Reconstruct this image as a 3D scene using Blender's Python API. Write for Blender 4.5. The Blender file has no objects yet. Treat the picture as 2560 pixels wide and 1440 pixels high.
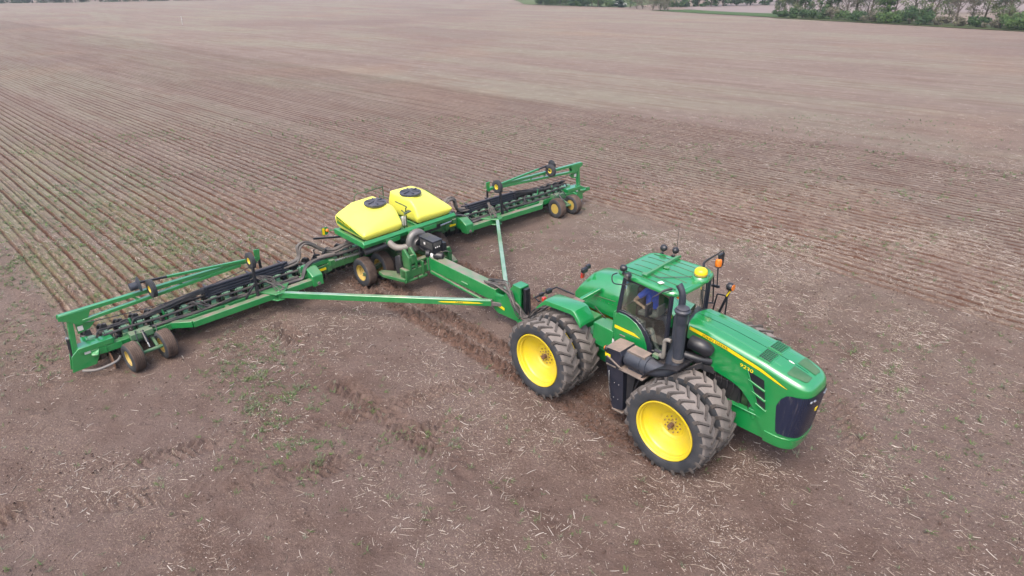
import bpy, bmesh, math, random
import numpy as np
from mathutils import Vector, Matrix

rnd = random.Random(7)
SC = bpy.context.scene
COL = SC.collection

# ------------------------------------------------------------------ camera
cam_d = bpy.data.cameras.new('camera')
cam = bpy.data.objects.new('camera', cam_d)
COL.objects.link(cam)
cam_d.sensor_width = 36.0
cam_d.lens = 1750.8 / 2560 * 36.0
cam_d.clip_start = 0.1
cam_d.clip_end = 5000
cam.matrix_world = (Matrix.Translation((0, 0, 9.862)) @ Matrix.Rotation(math.pi / 2 - 0.4745, 4, 'X')
                    @ Matrix.Rotation(-0.0099, 4, 'Z'))
SC.camera = cam

# ------------------------------------------------------------------ sky and sun (bright overcast)
SUN_EL, SUN_AZ = math.radians(58), math.radians(205)
W = bpy.data.worlds.new('World')
SC.world = W
W.use_nodes = True
wn = W.node_tree.nodes
wl = W.node_tree.links
wn.clear()
w_out = wn.new('ShaderNodeOutputWorld')
w_bg = wn.new('ShaderNodeBackground')
w_sky = wn.new('ShaderNodeTexSky')
w_sky.sky_type = 'NISHITA'
w_sky.sun_disc = False
w_sky.sun_elevation = SUN_EL
w_sky.sun_rotation = SUN_AZ
w_sky.air_density = 1.0
w_sky.dust_density = 6.0
w_sky.ozone_density = 1.0
w_hs = wn.new('ShaderNodeHueSaturation')
w_hs.inputs['Saturation'].default_value = 0.95
w_hs.inputs['Value'].default_value = 1.0
w_bg.inputs['Strength'].default_value = 0.15
wl.new(w_sky.outputs[0], w_hs.inputs['Color'])
wl.new(w_hs.outputs[0], w_bg.inputs['Color'])
wl.new(w_bg.outputs[0], w_out.inputs['Surface'])
sun_d = bpy.data.lights.new('sun', 'SUN')
sun_d.energy = 0.6
sun_d.angle = math.radians(40)
sun_d.color = (1.0, 0.93, 0.84)
sun = bpy.data.objects.new('sun', sun_d)
COL.objects.link(sun)
sun.rotation_euler = (math.pi / 2 - SUN_EL, 0, math.pi - SUN_AZ)
SC.view_settings.view_transform = 'Standard'
SC.view_settings.look = 'None'
SC.view_settings.gamma = 1.0
SC.view_settings.exposure = 1.42

# ------------------------------------------------------------------ frames on the ground
TR_O, TR_YAW = (4.2646, 12.2962, -0.02), -0.8033          # tractor front axle, heading
REAR_TURN = -0.0299                                      # slight articulation of the rear half
PL_O, PL_YAW = (-3.3864, 20.3931, 0.0), -0.8145          # planter centre, heading
PF = np.array([math.cos(PL_YAW), math.sin(PL_YAW)])      # forward
PQ = np.array([math.sin(PL_YAW), -math.cos(PL_YAW)])     # to the right of travel (towards the camera)

def zt(x, y):
    """the lie of the land: level near, falling away behind the planter"""
    y = np.asarray(y, float)
    x = np.asarray(x, float)
    a = np.clip(y - 19.0, 0, 5.64)
    z = -0.0055 * a * a - np.clip(y - 24.64, 0, None) * 0.062
    return z

# ------------------------------------------------------------------ numpy noise
def _h(ix, iy, seed):
    n = (ix.astype(np.int64) * 374761393 + iy.astype(np.int64) * 668265263 + seed * 974711) & 0x7fffffff
    n = ((n ^ (n >> 13)) * 1274126177) & 0x7fffffff
    return ((n ^ (n >> 16)) & 0xffff) / 65535.0

def vnoise(x, y, seed=0):
    x = np.asarray(x, float); y = np.asarray(y, float)
    ix = np.floor(x); iy = np.floor(y)
    fx = x - ix; fy = y - iy
    fx = fx * fx * (3 - 2 * fx); fy = fy * fy * (3 - 2 * fy)
    a = _h(ix, iy, seed); b = _h(ix + 1, iy, seed); c = _h(ix, iy + 1, seed); d = _h(ix + 1, iy + 1, seed)
    return (a * (1 - fx) + b * fx) * (1 - fy) + (c * (1 - fx) + d * fx) * fy

def fbm(x, y, oct=3, seed=0):
    s = 0; a = 1; t = 0
    for i in range(oct):
        s = s + a * vnoise(x * 2 ** i + 17.3 * i, y * 2 ** i - 9.1 * i, seed + i)
        t += a; a *= 0.5
    return s / t

def sstep(a, b, x):
    t = np.clip((x - a) / (b - a), 0, 1)
    return t * t * (3 - 2 * t)

# ------------------------------------------------------------------ mesh building
def put(name, me, parent=None, loc=None):
    o = bpy.data.objects.new(name, me)
    COL.objects.link(o)
    if parent is not None:
        o.parent = parent
    if loc is not None:
        o.location = loc
    return o

def tag(o, label=None, cat=None, group=None, kind=None):
    if label: o['label'] = label
    if cat: o['category'] = cat
    if group: o['group'] = group
    if kind: o['kind'] = kind
    return o

def thing(name, label, cat, loc=(0, 0, 0), rz=0.0, group=None):
    o = bpy.data.objects.new(name, None)
    COL.objects.link(o)
    o.empty_display_size = 0.3
    o.location = loc
    o.rotation_euler = (0, 0, rz)
    return tag(o, label, cat, group)

def copy_tree(o, parent=None):
    c = o.copy()
    COL.objects.link(c)
    if parent is not None:
        c.parent = parent
    for ch in list(o.children):
        copy_tree(ch, c)
    return c

class MB:
    """collects solids given in machine coordinates: s forward, q to the right, z up"""
    def __init__(self):
        self.v = []; self.f = []; self.m = []
    def add(self, vs, fs, m=0):
        b = len(self.v)
        self.v += [(float(a[0]), float(a[1]), float(a[2])) for a in vs]
        self.f += [[b + i for i in f] for f in fs]
        self.m += [m] * len(fs)
        return self
    def box(self, s0, s1, q0, q1, z0, z1, m=0):
        vs = [(s, q, z) for s in (s0, s1) for q in (q0, q1) for z in (z0, z1)]
        return self.add(vs, [(0, 1, 3, 2), (4, 6, 7, 5), (0, 4, 5, 1), (2, 3, 7, 6), (0, 2, 6, 4), (1, 5, 7, 3)], m)
    def obox(self, a, b, w, h, up=(0, 0, 1), m=0):
        """beam of section w x h from a to b"""
        a = Vector(a); b = Vector(b); d = (b - a).normalized()
        u = Vector(up); sd = d.cross(u).normalized(); u = sd.cross(d).normalized()
        vs = []
        for p in (a, b):
            for i, j in ((-1, -1), (1, -1), (1, 1), (-1, 1)):
                vs.append(p + sd * (w / 2 * i) + u * (h / 2 * j))
        return self.add(vs, [(0, 1, 2, 3), (7, 6, 5, 4), (0, 4, 5, 1), (1, 5, 6, 2), (2, 6, 7, 3), (3, 7, 4, 0)], m)
    def prism(self, poly, axis, a, b, m=0):
        """poly of 2-D points in the plane across axis ('s','q','z'), from a to b"""
        def P(p, t):
            return {'q': (p[0], t, p[1]), 's': (t, p[0], p[1]), 'z': (p[0], p[1], t)}[axis]
        n = len(poly)
        vs = [P(p, a) for p in poly] + [P(p, b) for p in poly]
        fs = [tuple(range(n)), tuple(range(2 * n - 1, n - 1, -1))] + [(i, (i + 1) % n, n + (i + 1) % n, n + i) for i in range(n)]
        return self.add(vs, fs, m)
    def tube(self, pts, r, n=8, m=0, smooth=0, cap=True):
        pts = [Vector(p) for p in pts]
        if smooth:
            pts = catmull(pts, smooth)
        k = len(pts)
        rs = r if isinstance(r, (list, tuple)) else [r] * k
        if len(rs) != k:
            rs = list(np.interp(np.linspace(0, 1, k), np.linspace(0, 1, len(rs)), rs))
        vs = []; prev = None
        for i, p in enumerate(pts):
            t = (pts[min(i + 1, k - 1)] - pts[max(i - 1, 0)]).normalized()
            if prev is None:
                u = t.cross(Vector((0, 0, 1)))
                if u.length < 0.05: u = t.cross(Vector((0, 1, 0)))
            else:
                u = prev - t * prev.dot(t)
                if u.length < 1e-4: u = t.orthogonal()
            u.normalize(); prev = u
            w = t.cross(u)
            for j in range(n):
                a = 2 * math.pi * j / n
                vs.append(p + (u * math.cos(a) + w * math.sin(a)) * rs[i])
        fs = [(i * n + j, i * n + (j + 1) % n, (i + 1) * n + (j + 1) % n, (i + 1) * n + j) for i in range(k - 1) for j in range(n)]
        if cap:
            fs += [tuple(range(n - 1, -1, -1)), tuple(range((k - 1) * n, k * n))]
        return self.add(vs, fs, m)
    def lathe(self, prof, axis, c, n=32, m=0, mats=None, closed=False, cap=True):
        """prof: (radius, offset along the axis) pairs turned about an axis ('s','q','z') through c"""
        vs = []
        k = len(prof)
        for (r, h) in prof:
            for j in range(n):
                a = 2 * math.pi * j / n
                x, y = r * math.cos(a), r * math.sin(a)
                p = {'q': (x, h, y), 's': (h, x, y), 'z': (x, y, h)}[axis]
                vs.append((c[0] + p[0], c[1] + p[1], c[2] + p[2]))
        b = len(self.v)
        self.v += vs
        rng = range(k if closed else k - 1)
        for i in rng:
            i2 = (i + 1) % k
            for j in range(n):
                self.f.append([b + i * n + j, b + i * n + (j + 1) % n, b + i2 * n + (j + 1) % n, b + i2 * n + j])
                self.m.append(mats[i] if mats else m)
        if cap and not closed:
            for i in (0, k - 1):
                if prof[i][0] > 1e-5:
                    self.f.append([b + i * n + j for j in range(n)])
                    self.m.append(mats[min(i, k - 2)] if mats else m)
        return self
    def cyl(self, a, b, r, n=16, m=0):
        return self.tube([a, b], r, n, m)
    def grid(self, rows, m=0, close=False):
        n = len(rows[0]); vs = [p for r in rows for p in r]
        fs = []
        for i in range(len(rows) - 1):
            for j in range(n if close else n - 1):
                fs.append((i * n + j, i * n + (j + 1) % n, (i + 1) * n + (j + 1) % n, (i + 1) * n + j))
        return self.add(vs, fs, m)
    def hull(self, pts, m=0):
        bm = bmesh.new()
        for p in pts: bm.verts.new(p)
        r = bmesh.ops.convex_hull(bm, input=bm.verts)
        bmesh.ops.dissolve_limit(bm, angle_limit=0.02, verts=bm.verts, edges=bm.edges)
        bm.verts.index_update()
        vs = [v.co.copy() for v in bm.verts]
        fs = [[v.index for v in f.verts] for f in bm.faces]
        bm.free()
        return self.add(vs, fs, m)
    def mesh(self, name, mats, warp=None, ang=35, weld=True):
        me = bpy.data.meshes.new(name)
        vs = self.v
        if warp: vs = [warp(p) for p in vs]
        bm = bmesh.new()
        bv = [bm.verts.new((p[0], -p[1], p[2])) for p in vs]
        for f, mi in zip(self.f, self.m):
            try:
                bf = bm.faces.new([bv[i] for i in f]); bf.material_index = mi
            except ValueError:
                pass
        if weld:
            bmesh.ops.remove_doubles(bm, verts=bm.verts, dist=1e-5)
        bmesh.ops.recalc_face_normals(bm, faces=bm.faces)
        bm.to_mesh(me); bm.free()
        for mt in (mats if isinstance(mats, (list, tuple)) else [mats]):
            me.materials.append(mt)
        me.shade_smooth()
        me.set_sharp_from_angle(angle=math.radians(ang))
        return me
    def build(self, name, mats, parent=None, loc=None, bevel=0, warp=None, ang=35, seg=2, weld=True):
        o = put(name, self.mesh(name, mats, warp, ang, weld), parent, loc)
        if bevel:
            md = o.modifiers.new('bevel', 'BEVEL')
            md.width = bevel; md.segments = seg; md.limit_method = 'ANGLE'; md.angle_limit = math.radians(40)
            md.harden_normals = False
        return o

def catmull(p, k):
    out = []
    n = len(p)
    for i in range(n - 1):
        p0, p1, p2, p3 = p[max(i - 1, 0)], p[i], p[i + 1], p[min(i + 2, n - 1)]
        for j in range(k):
            t = j / k
            out.append(0.5 * ((2 * p1) + (p2 - p0) * t + (2 * p0 - 5 * p1 + 4 * p2 - p3) * t * t + (3 * p1 - p0 - 3 * p2 + p3) * t ** 3))
    out.append(p[-1])
    return out

def lettering(name, text, mat, parent, origin, xdir, ydir, height, extrude=0.002, width=None, bold=0.0, spacing=1.0):
    """raised lettering; origin = lower left corner, in machine coordinates"""
    cu = bpy.data.curves.new(name, 'FONT')
    cu.body = text; cu.size = 1.0; cu.extrude = 0.0; cu.offset = bold; cu.resolution_u = 3; cu.space_character = spacing
    to = bpy.data.objects.new(name, cu)
    COL.objects.link(to)
    bpy.context.view_layer.update()
    me = bpy.data.meshes.new_from_object(to.evaluated_get(bpy.context.evaluated_depsgraph_get()))
    bpy.data.objects.remove(to)
    me.name = name
    n = len(me.vertices)
    co = np.zeros(n * 3); me.vertices.foreach_get('co', co); co = co.reshape(-1, 3)
    x0, x1, y0, y1 = co[:, 0].min(), co[:, 0].max(), co[:, 1].min(), co[:, 1].max()
    h = height / (y1 - y0)
    wsc = (width / (x1 - x0)) if width else h
    X = Vector((xdir[0], -xdir[1], xdir[2])).normalized(); Y = Vector((ydir[0], -ydir[1], ydir[2])).normalized()
    Y = (Y - X * Y.dot(X)).normalized(); Z = X.cross(Y)
    O = Vector((origin[0], -origin[1], origin[2]))
    out = np.array([O + X * ((c[0] - x0) * wsc) + Y * ((c[1] - y0) * h) + Z * extrude for c in co])
    me.vertices.foreach_set('co', out.ravel())
    me.update()
    me.materials.clear(); me.materials.append(mat)
    return put(name, me, parent)
# ------------------------------------------------------------------ materials
def newmat(name):
    m = bpy.data.materials.new(name); m.use_nodes = True
    nt = m.node_tree
    return m, nt, nt.nodes['Principled BSDF']

def nd(nt, typ, inp=None, **props):
    n = nt.nodes.new(typ)
    for k, v in props.items(): setattr(n, k, v)
    for k, v in (inp or {}).items():
        s = n.inputs[k]
        if isinstance(v, bpy.types.NodeSocket): nt.links.new(v, s)
        else: s.default_value = v
    return n

def mth(nt, op, a, b=None, c=None, clamp=False):
    n = nt.nodes.new('ShaderNodeMath'); n.operation = op; n.use_clamp = clamp
    for i, v in enumerate((a, b, c)):
        if v is None: continue
        if isinstance(v, bpy.types.NodeSocket): nt.links.new(v, n.inputs[i])
        else: n.inputs[i].default_value = v
    return n.outputs[0]

def mapr(nt, v, a, b, c=0.0, d=1.0, smooth=False):
    n = nt.nodes.new('ShaderNodeMapRange')
    if smooth: n.interpolation_type = 'SMOOTHSTEP'
    nt.links.new(v, n.inputs['Value'])
    for k, x in (('From Min', a), ('From Max', b), ('To Min', c), ('To Max', d)):
        n.inputs[k].default_value = x
    return n.outputs[0]

def mixc(nt, f, a, b):
    n = nt.nodes.new('ShaderNodeMix'); n.data_type = 'RGBA'
    for i, v in ((0, f), (6, a), (7, b)):
        if isinstance(v, bpy.types.NodeSocket): nt.links.new(v, n.inputs[i])
        else: n.inputs[i].default_value = v if i == 0 else (v[0], v[1], v[2], 1.0)
    return n.outputs[2]

def noise(nt, scale, detail=3, rough=0.55, vec=None, dim='3D'):
    n = nt.nodes.new('ShaderNodeTexNoise'); n.noise_dimensions = dim
    n.inputs['Scale'].default_value = scale; n.inputs['Detail'].default_value = detail; n.inputs['Roughness'].default_value = rough
    if vec is not None: nt.links.new(vec, n.inputs['Vector'])
    return n.outputs['Fac']

DUST = (0.195, 0.148, 0.125)
GREYDUST = (0.125, 0.112, 0.108)
def painted(name, col, rough=0.35, coat=0.25, dust=0.25, top=0.5, metal=0.0, vary=0.12, spec=0.5, bump=0.0, dust_sheen_c=None):
    """paint, plastic or metal with field dust: a little everywhere, more lying on upward faces (on the brace arms, painted sky reflection)"""
    m, nt, b = newmat(name)
    col = tuple(x * 0.66 for x in col)
    tc = nt.nodes.new('ShaderNodeTexCoord').outputs['Object']
    geo = nt.nodes.new('ShaderNodeNewGeometry')
    sep = nd(nt, 'ShaderNodeSeparateXYZ', {0: geo.outputs['Normal']})
    n1 = noise(nt, 3.0, 5, 0.6, tc)
    n2 = noise(nt, 38.0, 4, 0.65, tc)
    up = mapr(nt, sep.outputs['Z'], 0.75, 0.98)
    patch = mapr(nt, n1, 0.40, 0.66)
    fine = mapr(nt, n2, 0.42, 0.68)
    d = mth(nt, 'MULTIPLY', mth(nt, 'ADD', mth(nt, 'MULTIPLY', patch, 0.6), mth(nt, 'MULTIPLY', fine, 0.4)), dust)
    d = mth(nt, 'ADD', d, mth(nt, 'MULTIPLY', up, mth(nt, 'MULTIPLY', mth(nt, 'ADD', mth(nt, 'MULTIPLY', patch, 0.5), 0.5), top)), clamp=True)
    c0 = mixc(nt, mapr(nt, n1, 0.3, 0.7), tuple(x * (1 - vary) for x in col), tuple(min(1, x * (1 + vary)) for x in col))
    nt.links.new(mixc(nt, d, c0, dust_sheen_c or DUST), b.inputs['Base Color'])
    nt.links.new(mth(nt, 'ADD', mth(nt, 'MULTIPLY', d, 0.5), rough, clamp=True), b.inputs['Roughness'])
    b.inputs['Metallic'].default_value = metal
    b.inputs['Coat Weight'].default_value = min(1.0, coat)
    b.inputs['Coat IOR'].default_value = 2.1 if coat > 0.35 else 1.55
    b.inputs['Coat Roughness'].default_value = 0.12
    b.inputs['Specular IOR Level'].default_value = spec
    if bump:
        bn = nd(nt, 'ShaderNodeBump', {'Height': n2, 'Strength': bump, 'Distance': 0.01})
        nt.links.new(bn.outputs[0], b.inputs['Normal'])
    return m

M = {}
GREEN = (0.002, 0.265, 0.060)
M['green'] = painted('green_paint', GREEN, 0.30, 0.8, 0.03, 0.03, vary=0.06)
M['green_hood'] = painted('green_hood_paint', GREEN, 0.28, 0.9, 0.03, 0.02, vary=0.05)
M['green_dusty'] = painted('green_paint_dusty', (0.004, 0.255, 0.060), 0.36, 0.4, 0.09, 0.30)
M['green_tan'] = painted('green_paint_dust_topped', (0.004, 0.255, 0.060), 0.36, 0.4, 0.10, 0.95)
M['green_sky_sheen'] = painted('green_arm_sky_sheen', (0.004, 0.255, 0.060), 0.30, 0.9, 0.06, 0.75, dust_sheen_c=(0.26, 0.29, 0.24))  # pale upper faces: sky reflection painted into the arm colour via the dust mask
M['green_dirty'] = painted('green_paint_dirty', (0.010, 0.17, 0.04), 0.45, 0.1, 0.28, 0.65)
M['green_pale'] = painted('green_cast_pale', (0.05, 0.20, 0.09), 0.5, 0.0, 0.35, 0.4)
M['green_dark'] = painted('green_dark', (0.008, 0.075, 0.022), 0.45, 0.1, 0.3, 0.3)
M['yellow'] = painted('yellow_paint', (0.84, 0.64, 0.012), 0.38, 0.3, 0.28, 0.30, vary=0.04)
M['yellow_dirty'] = painted('yellow_paint_dirty', (0.62, 0.45, 0.06), 0.5, 0.1, 0.75, 0.3)
M['yellow_decal'] = painted('yellow_decal', (0.92, 0.70, 0.006), 0.35, 0.2, 0.03, 0.03, vary=0.02)
M['tank'] = painted('tank_plastic', (0.97, 0.93, 0.13), 0.36, 0.2, 0.05, 0.05, vary=0.03)
M['black'] = painted('black_plastic', (0.008, 0.011, 0.018), 0.42, 0.1, 0.05, 0.05)
M['black_dusty'] = painted('black_dusty', (0.010, 0.014, 0.021), 0.5, 0.0, 0.14, 0.16)
M['navy'] = painted('dark_painted_panel', (0.008, 0.014, 0.032), 0.4, 0.2, 0.08, 0.3)
M['muffler'] = painted('muffler_steel', (0.022, 0.032, 0.052), 0.5, 0.1, 0.10, 0.12, bump=0.1)
M['dustplate'] = painted('dusty_steel', (0.12, 0.11, 0.10), 0.6, 0.0, 0.5, 0.9, bump=0.15)
M['hose'] = painted('hose_rubber', (0.022, 0.027, 0.033), 0.5, 0.0, 0.25, 0.3)
M['hose_grey'] = painted('hose_grey', (0.085, 0.085, 0.085), 0.55, 0.0, 0.35, 0.35)
M['duct'] = painted('duct_plastic', (0.23, 0.22, 0.20), 0.5, 0.0, 0.25, 0.3)
M['steel'] = painted('bright_steel', (0.55, 0.57, 0.58), 0.25, 0.0, 0.15, 0.15, metal=0.85)
M['steel_dull'] = painted('dull_steel', (0.22, 0.22, 0.22), 0.5, 0.0, 0.35, 0.3, metal=0.5)
M['iron'] = painted('rusty_iron', (0.17, 0.095, 0.06), 0.75, 0.0, 0.3, 0.2, spec=0.2)
M['white'] = painted('white_label', (0.75, 0.75, 0.74), 0.5, 0.0, 0.1, 0.1)
M['amber'] = painted('amber_lens', (0.85, 0.22, 0.01), 0.2, 0.5, 0.03, 0.03)
M['red'] = painted('red_lens', (0.6, 0.03, 0.015), 0.2, 0.5, 0.05, 0.05)
M['rubber'] = painted('tyre_sidewall', (0.034, 0.040, 0.050), 0.62, 0.0, 0.25, 0.15, spec=0.3, dust_sheen_c=GREYDUST)
M['tread'] = painted('tyre_tread', (0.18, 0.165, 0.158), 0.8, 0.0, 0.75, 0.3, spec=0.2, bump=0.2, dust_sheen_c=(0.20, 0.175, 0.165))
M['lug'] = painted('tyre_lug', (0.075, 0.067, 0.064), 0.75, 0.0, 0.6, 0.2, spec=0.2, bump=0.2, dust_sheen_c=GREYDUST)
M['tread_brown'] = painted('tyre_tread_soiled', (0.075, 0.052, 0.044), 0.8, 0.0, 0.35, 0.2, spec=0.2, bump=0.2)
M['seat'] = painted('seat_cloth', (0.03, 0.03, 0.032), 0.8, 0.0, 0.05, 0.05)
M['trim'] = painted('cab_trim', (0.10, 0.10, 0.095), 0.7, 0.0, 0.1, 0.1)
M['skin'] = painted('skin', (0.42, 0.24, 0.17), 0.55, 0.0, 0.0, 0.0)
M['shirt'] = painted('blue_shirt', (0.012, 0.10, 0.75), 0.8, 0.0, 0.0, 0.0)
M['jeans'] = painted('jeans', (0.03, 0.04, 0.07), 0.85, 0.0, 0.05, 0.05)
M['hair'] = painted('hair', (0.05, 0.03, 0.02), 0.7, 0.0, 0.0, 0.0)

def glass_mat():
    m = bpy.data.materials.new('cab_glass'); m.use_nodes = True
    nt = m.node_tree; nt.nodes.clear()
    out = nt.nodes.new('ShaderNodeOutputMaterial')
    tr = nd(nt, 'ShaderNodeBsdfTransparent', {'Color': (0.80, 0.92, 0.88, 1)})
    gl = nd(nt, 'ShaderNodeBsdfGlossy', {'Color': (0.9, 0.97, 0.95, 1), 'Roughness': 0.02})
    fr = nd(nt, 'ShaderNodeFresnel', {'IOR': 1.45})
    mx = nd(nt, 'ShaderNodeMixShader', {0: mth(nt, 'MULTIPLY', fr.outputs[0], 0.8), 1: tr.outputs[0], 2: gl.outputs[0]})
    nt.links.new(mx.outputs[0], out.inputs['Surface'])
    return m
M['glass'] = glass_mat()

def grille_mat():
    m, nt, b = newmat('grille_mesh')
    tc = nt.nodes.new('ShaderNodeTexCoord').outputs['Object']
    sep = nd(nt, 'ShaderNodeSeparateXYZ', {0: tc})
    # dried mud runs down the screen: streaks stretched along z
    mp = nd(nt, 'ShaderNodeMapping', {'Vector': tc, 'Scale': (34, 34, 2.2)})
    n = noise(nt, 1.0, 4, 0.6, mp.outputs[0])
    side = noise(nt, 3.0, 2, 0.5, tc)
    f = mth(nt, 'MULTIPLY', mapr(nt, n, 0.60, 0.66), mapr(nt, side, 0.45, 0.60))
    nt.links.new(mixc(nt, mth(nt, 'MULTIPLY', f, 0.55), (0.009, 0.013, 0.032), (0.22, 0.19, 0.17)), b.inputs['Base Color'])
    b.inputs['Roughness'].default_value = 0.35
    b.inputs['Coat Weight'].default_value = 0.2
    rib = mth(nt, 'SINE', mth(nt, 'MULTIPLY', sep.outputs['Y'], 260.0))
    bn = nd(nt, 'ShaderNodeBump', {'Height': rib, 'Strength': 0.8, 'Distance': 0.006})
    nt.links.new(bn.outputs[0], b.inputs['Normal'])
    return m
M['grille'] = grille_mat()
# ------------------------------------------------------------------ the field
ROW = 0.385
def field_coords(x, y):
    dx, dy = x - PL_O[0], y - PL_O[1]
    return dx * PF[0] + dy * PF[1], dx * PQ[0] + dy * PQ[1]

def planted(s, q):
    """1 where the planter has been: the strip behind it and the two earlier passes to its left"""
    wob = (vnoise(s * 0.6, q * 0.1, 91) - 0.5) * 0.25
    cur = sstep(-1.3, -1.7, s) * sstep(9.0, 8.75, q + wob) * sstep(-9.6, -9.3, q)
    old = sstep(-9.7, -9.9, q + wob) * sstep(-28.0, -27.7, q)
    return np.maximum(cur, old)

# old wheel marks on the unplanted ground: polylines on the ground, width, depth
OLD_TRACKS = [
    ([(-7.6, 18.9), (-6.9, 17.7), (-5.5, 15.6), (-4.3, 14.3), (-3.3, 13.3), (-2.3, 12.3), (-1.2, 11.2)], 0.30, 0.075),
    ([(-9.4, 10.9), (-7.6, 11.5), (-6.0, 12.2), (-3.9, 12.75), (-1.7, 13.9), (0.2, 14.6)], 0.26, 0.055),
    ([(-10.0, 9.9), (-8.4, 10.2), (-6.8, 10.4), (-5.2, 10.8), (-4.1, 11.1), (-3.0, 11.6), (-1.6, 12.5)], 0.28, 0.072),
    ([(7.6, 13.6), (7.4, 11.4), (7.9, 9.2), (8.8, 7.4)], 0.30, 0.04),
]
def poly_dist(x, y, pts):
    best = np.full(x.shape, 1e9); along = np.zeros(x.shape); side = np.zeros(x.shape); acc = 0.0
    for (ax, ay), (bx, by) in zip(pts[:-1], pts[1:]):
        L = math.hypot(bx - ax, by - ay); ux, uy = (bx - ax) / L, (by - ay) / L
        t = np.clip((x - ax) * ux + (y - ay) * uy, 0, L)
        px, py = x - ax - t * ux, y - ay - t * uy
        d = np.hypot(px, py)
        k = d < best
        best = np.where(k, d, best); along = np.where(k, acc + t, along); side = np.where(k, px * uy - py * ux, side)
        acc += L
    return best, along, side

WHEEL_Q = (0.92, 1.573)
def tread_print(al, sd, hw, seed, rag=0.75):
    """height of the lug prints left in loose soil: chevron bars, broken up by noise"""
    a = np.abs(sd)
    ph = (al * 1.0 - a * 0.85) / 0.26 + np.where(sd > 0, 0.5, 0.0)
    w = rag * (fbm(al * 4.3, sd * 4.3, 2, seed) - 0.5)
    bar = sstep(0.22, 0.72, 0.5 + 0.5 * np.cos(2 * np.pi * (ph + w)))
    brk = sstep(0.34, 0.66, fbm(al * 6, sd * 6, 3, seed + 5))
    m = sstep(hw + 0.06, hw - 0.05, a + 0.09 * (vnoise(al * 6, sd * 2, seed + 9) - 0.5))
    return m, bar * (0.30 + 0.70 * brk) + 0.25 * (fbm(al * 11, sd * 11, 2, seed + 7) - 0.5)

def ground_relief(x, y, rowfade=1.0):
    """returns (relief, fresh) : relief in metres, fresh = freshly turned soil, plus shade painted in old track hollows, 0..1"""
    s, q = field_coords(x, y)
    pl = planted(s, q) * rowfade
    h = (fbm(x * 1.1, y * 1.1, 2, 3) - 0.5) * 0.05
    cl = fbm(x * 7.0, y * 7.0, 2, 11)
    h = h + ((cl - 0.5) * 0.030 + np.clip(cl - 0.62, 0, 1) * 0.09) * (0.75 + 0.5 * vnoise(x * .5, y * .5, 4))
    fr = pl * 0.0
    # seed furrows
    wv = (vnoise(s * 0.9, np.round(q / ROW) * 7.7, 21) - 0.5) * 0.06
    u = (q + wv) / ROW
    d = np.abs(u - np.floor(u) - 0.5) * ROW            # distance from the row line at (n+.5)*ROW
    fur = np.exp(-(d / 0.036) ** 2)
    ridge = np.exp(-((d - 0.095) / 0.04) ** 2)
    lump = 0.5 + fbm(s * 3.2, q * 6.0, 2, 33)
    h = h + pl * (-0.058 * fur + 0.026 * ridge * lump)
    fr = np.maximum(fr, pl * np.exp(-(d / 0.085) ** 2) * (0.55 + 0.45 * lump))
    # tracks of the tractor's duals, from the rear axle back to the planter
    on = sstep(7.4, 7.0, s) * sstep(-1.2, -0.8, s)
    for sg in (-1, 1):
        for w in WHEEL_Q:
            m, b = tread_print(-s, q - sg * w, 0.25, 40 + int(w * 10) + sg)
            k = m * on
            h = h * (1 - 0.5 * k) + k * (-0.05 + 0.15 * b)
            fr = np.maximum(fr, k * (0.75 + 0.25 * b))
    # between the front and rear duals
    on2 = sstep(11.2, 11.0, s) * sstep(7.6, 7.8, s)
    for sg in (-1, 1):
        for w in WHEEL_Q:
            m, b = tread_print(-s, q - sg * w, 0.25, 60)
            k = m * on2
            h = h * (1 - 0.5 * k) + k * (-0.05 + 0.08 * b)
            fr = np.maximum(fr, k * (0.4 + 0.5 * b))
    for i, (pts, hw, dep) in enumerate(OLD_TRACKS):
        dist, al, sd = poly_dist(x, y, pts)
        near = dist < hw + 0.2
        m, b = tread_print(al * 1.25, np.where(near, sd, 9), hw, 70 + i, 0.38)
        k = m * (1 - pl) * (0.35 + 0.65 * sstep(0.30, 0.55, vnoise(al * 0.8, al * 0, 80 + i)))
        h = h * (1 - 0.6 * k) + k * (-dep * .8 + dep * 1.9 * b)
        fr = np.maximum(fr, k * 0.18 * (1 - np.clip(b, 0, 1)))  # crevice shade painted into the hollows between the old lug prints
    return h, fr

def axis_steps(fine0, fine1, st, mid0, mid1, stm, out0, out1, grow=1.16):
    a = list(np.arange(fine0, fine1 + 1e-6, st))
    x, d = a[-1], st
    while x < mid1:
        d = min(d * 1.04, stm); x += d; a.append(x)
    while x < out1:
        d *= grow; x += d; a.append(x)
    x, d = a[0], st; b = []
    while x > mid0:
        d = min(d * 1.04, stm); x -= d; b.append(x)
    while x > out0:
        d *= grow; x -= d; b.append(x)
    return np.array(b[::-1] + a)

def far_z(x, y):
    return zt(x, y) + (fbm(x * 0.012, y * 0.012, 2, 5) - 0.5) * 1.2 * sstep(90, 200, np.hypot(x, y))

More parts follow.
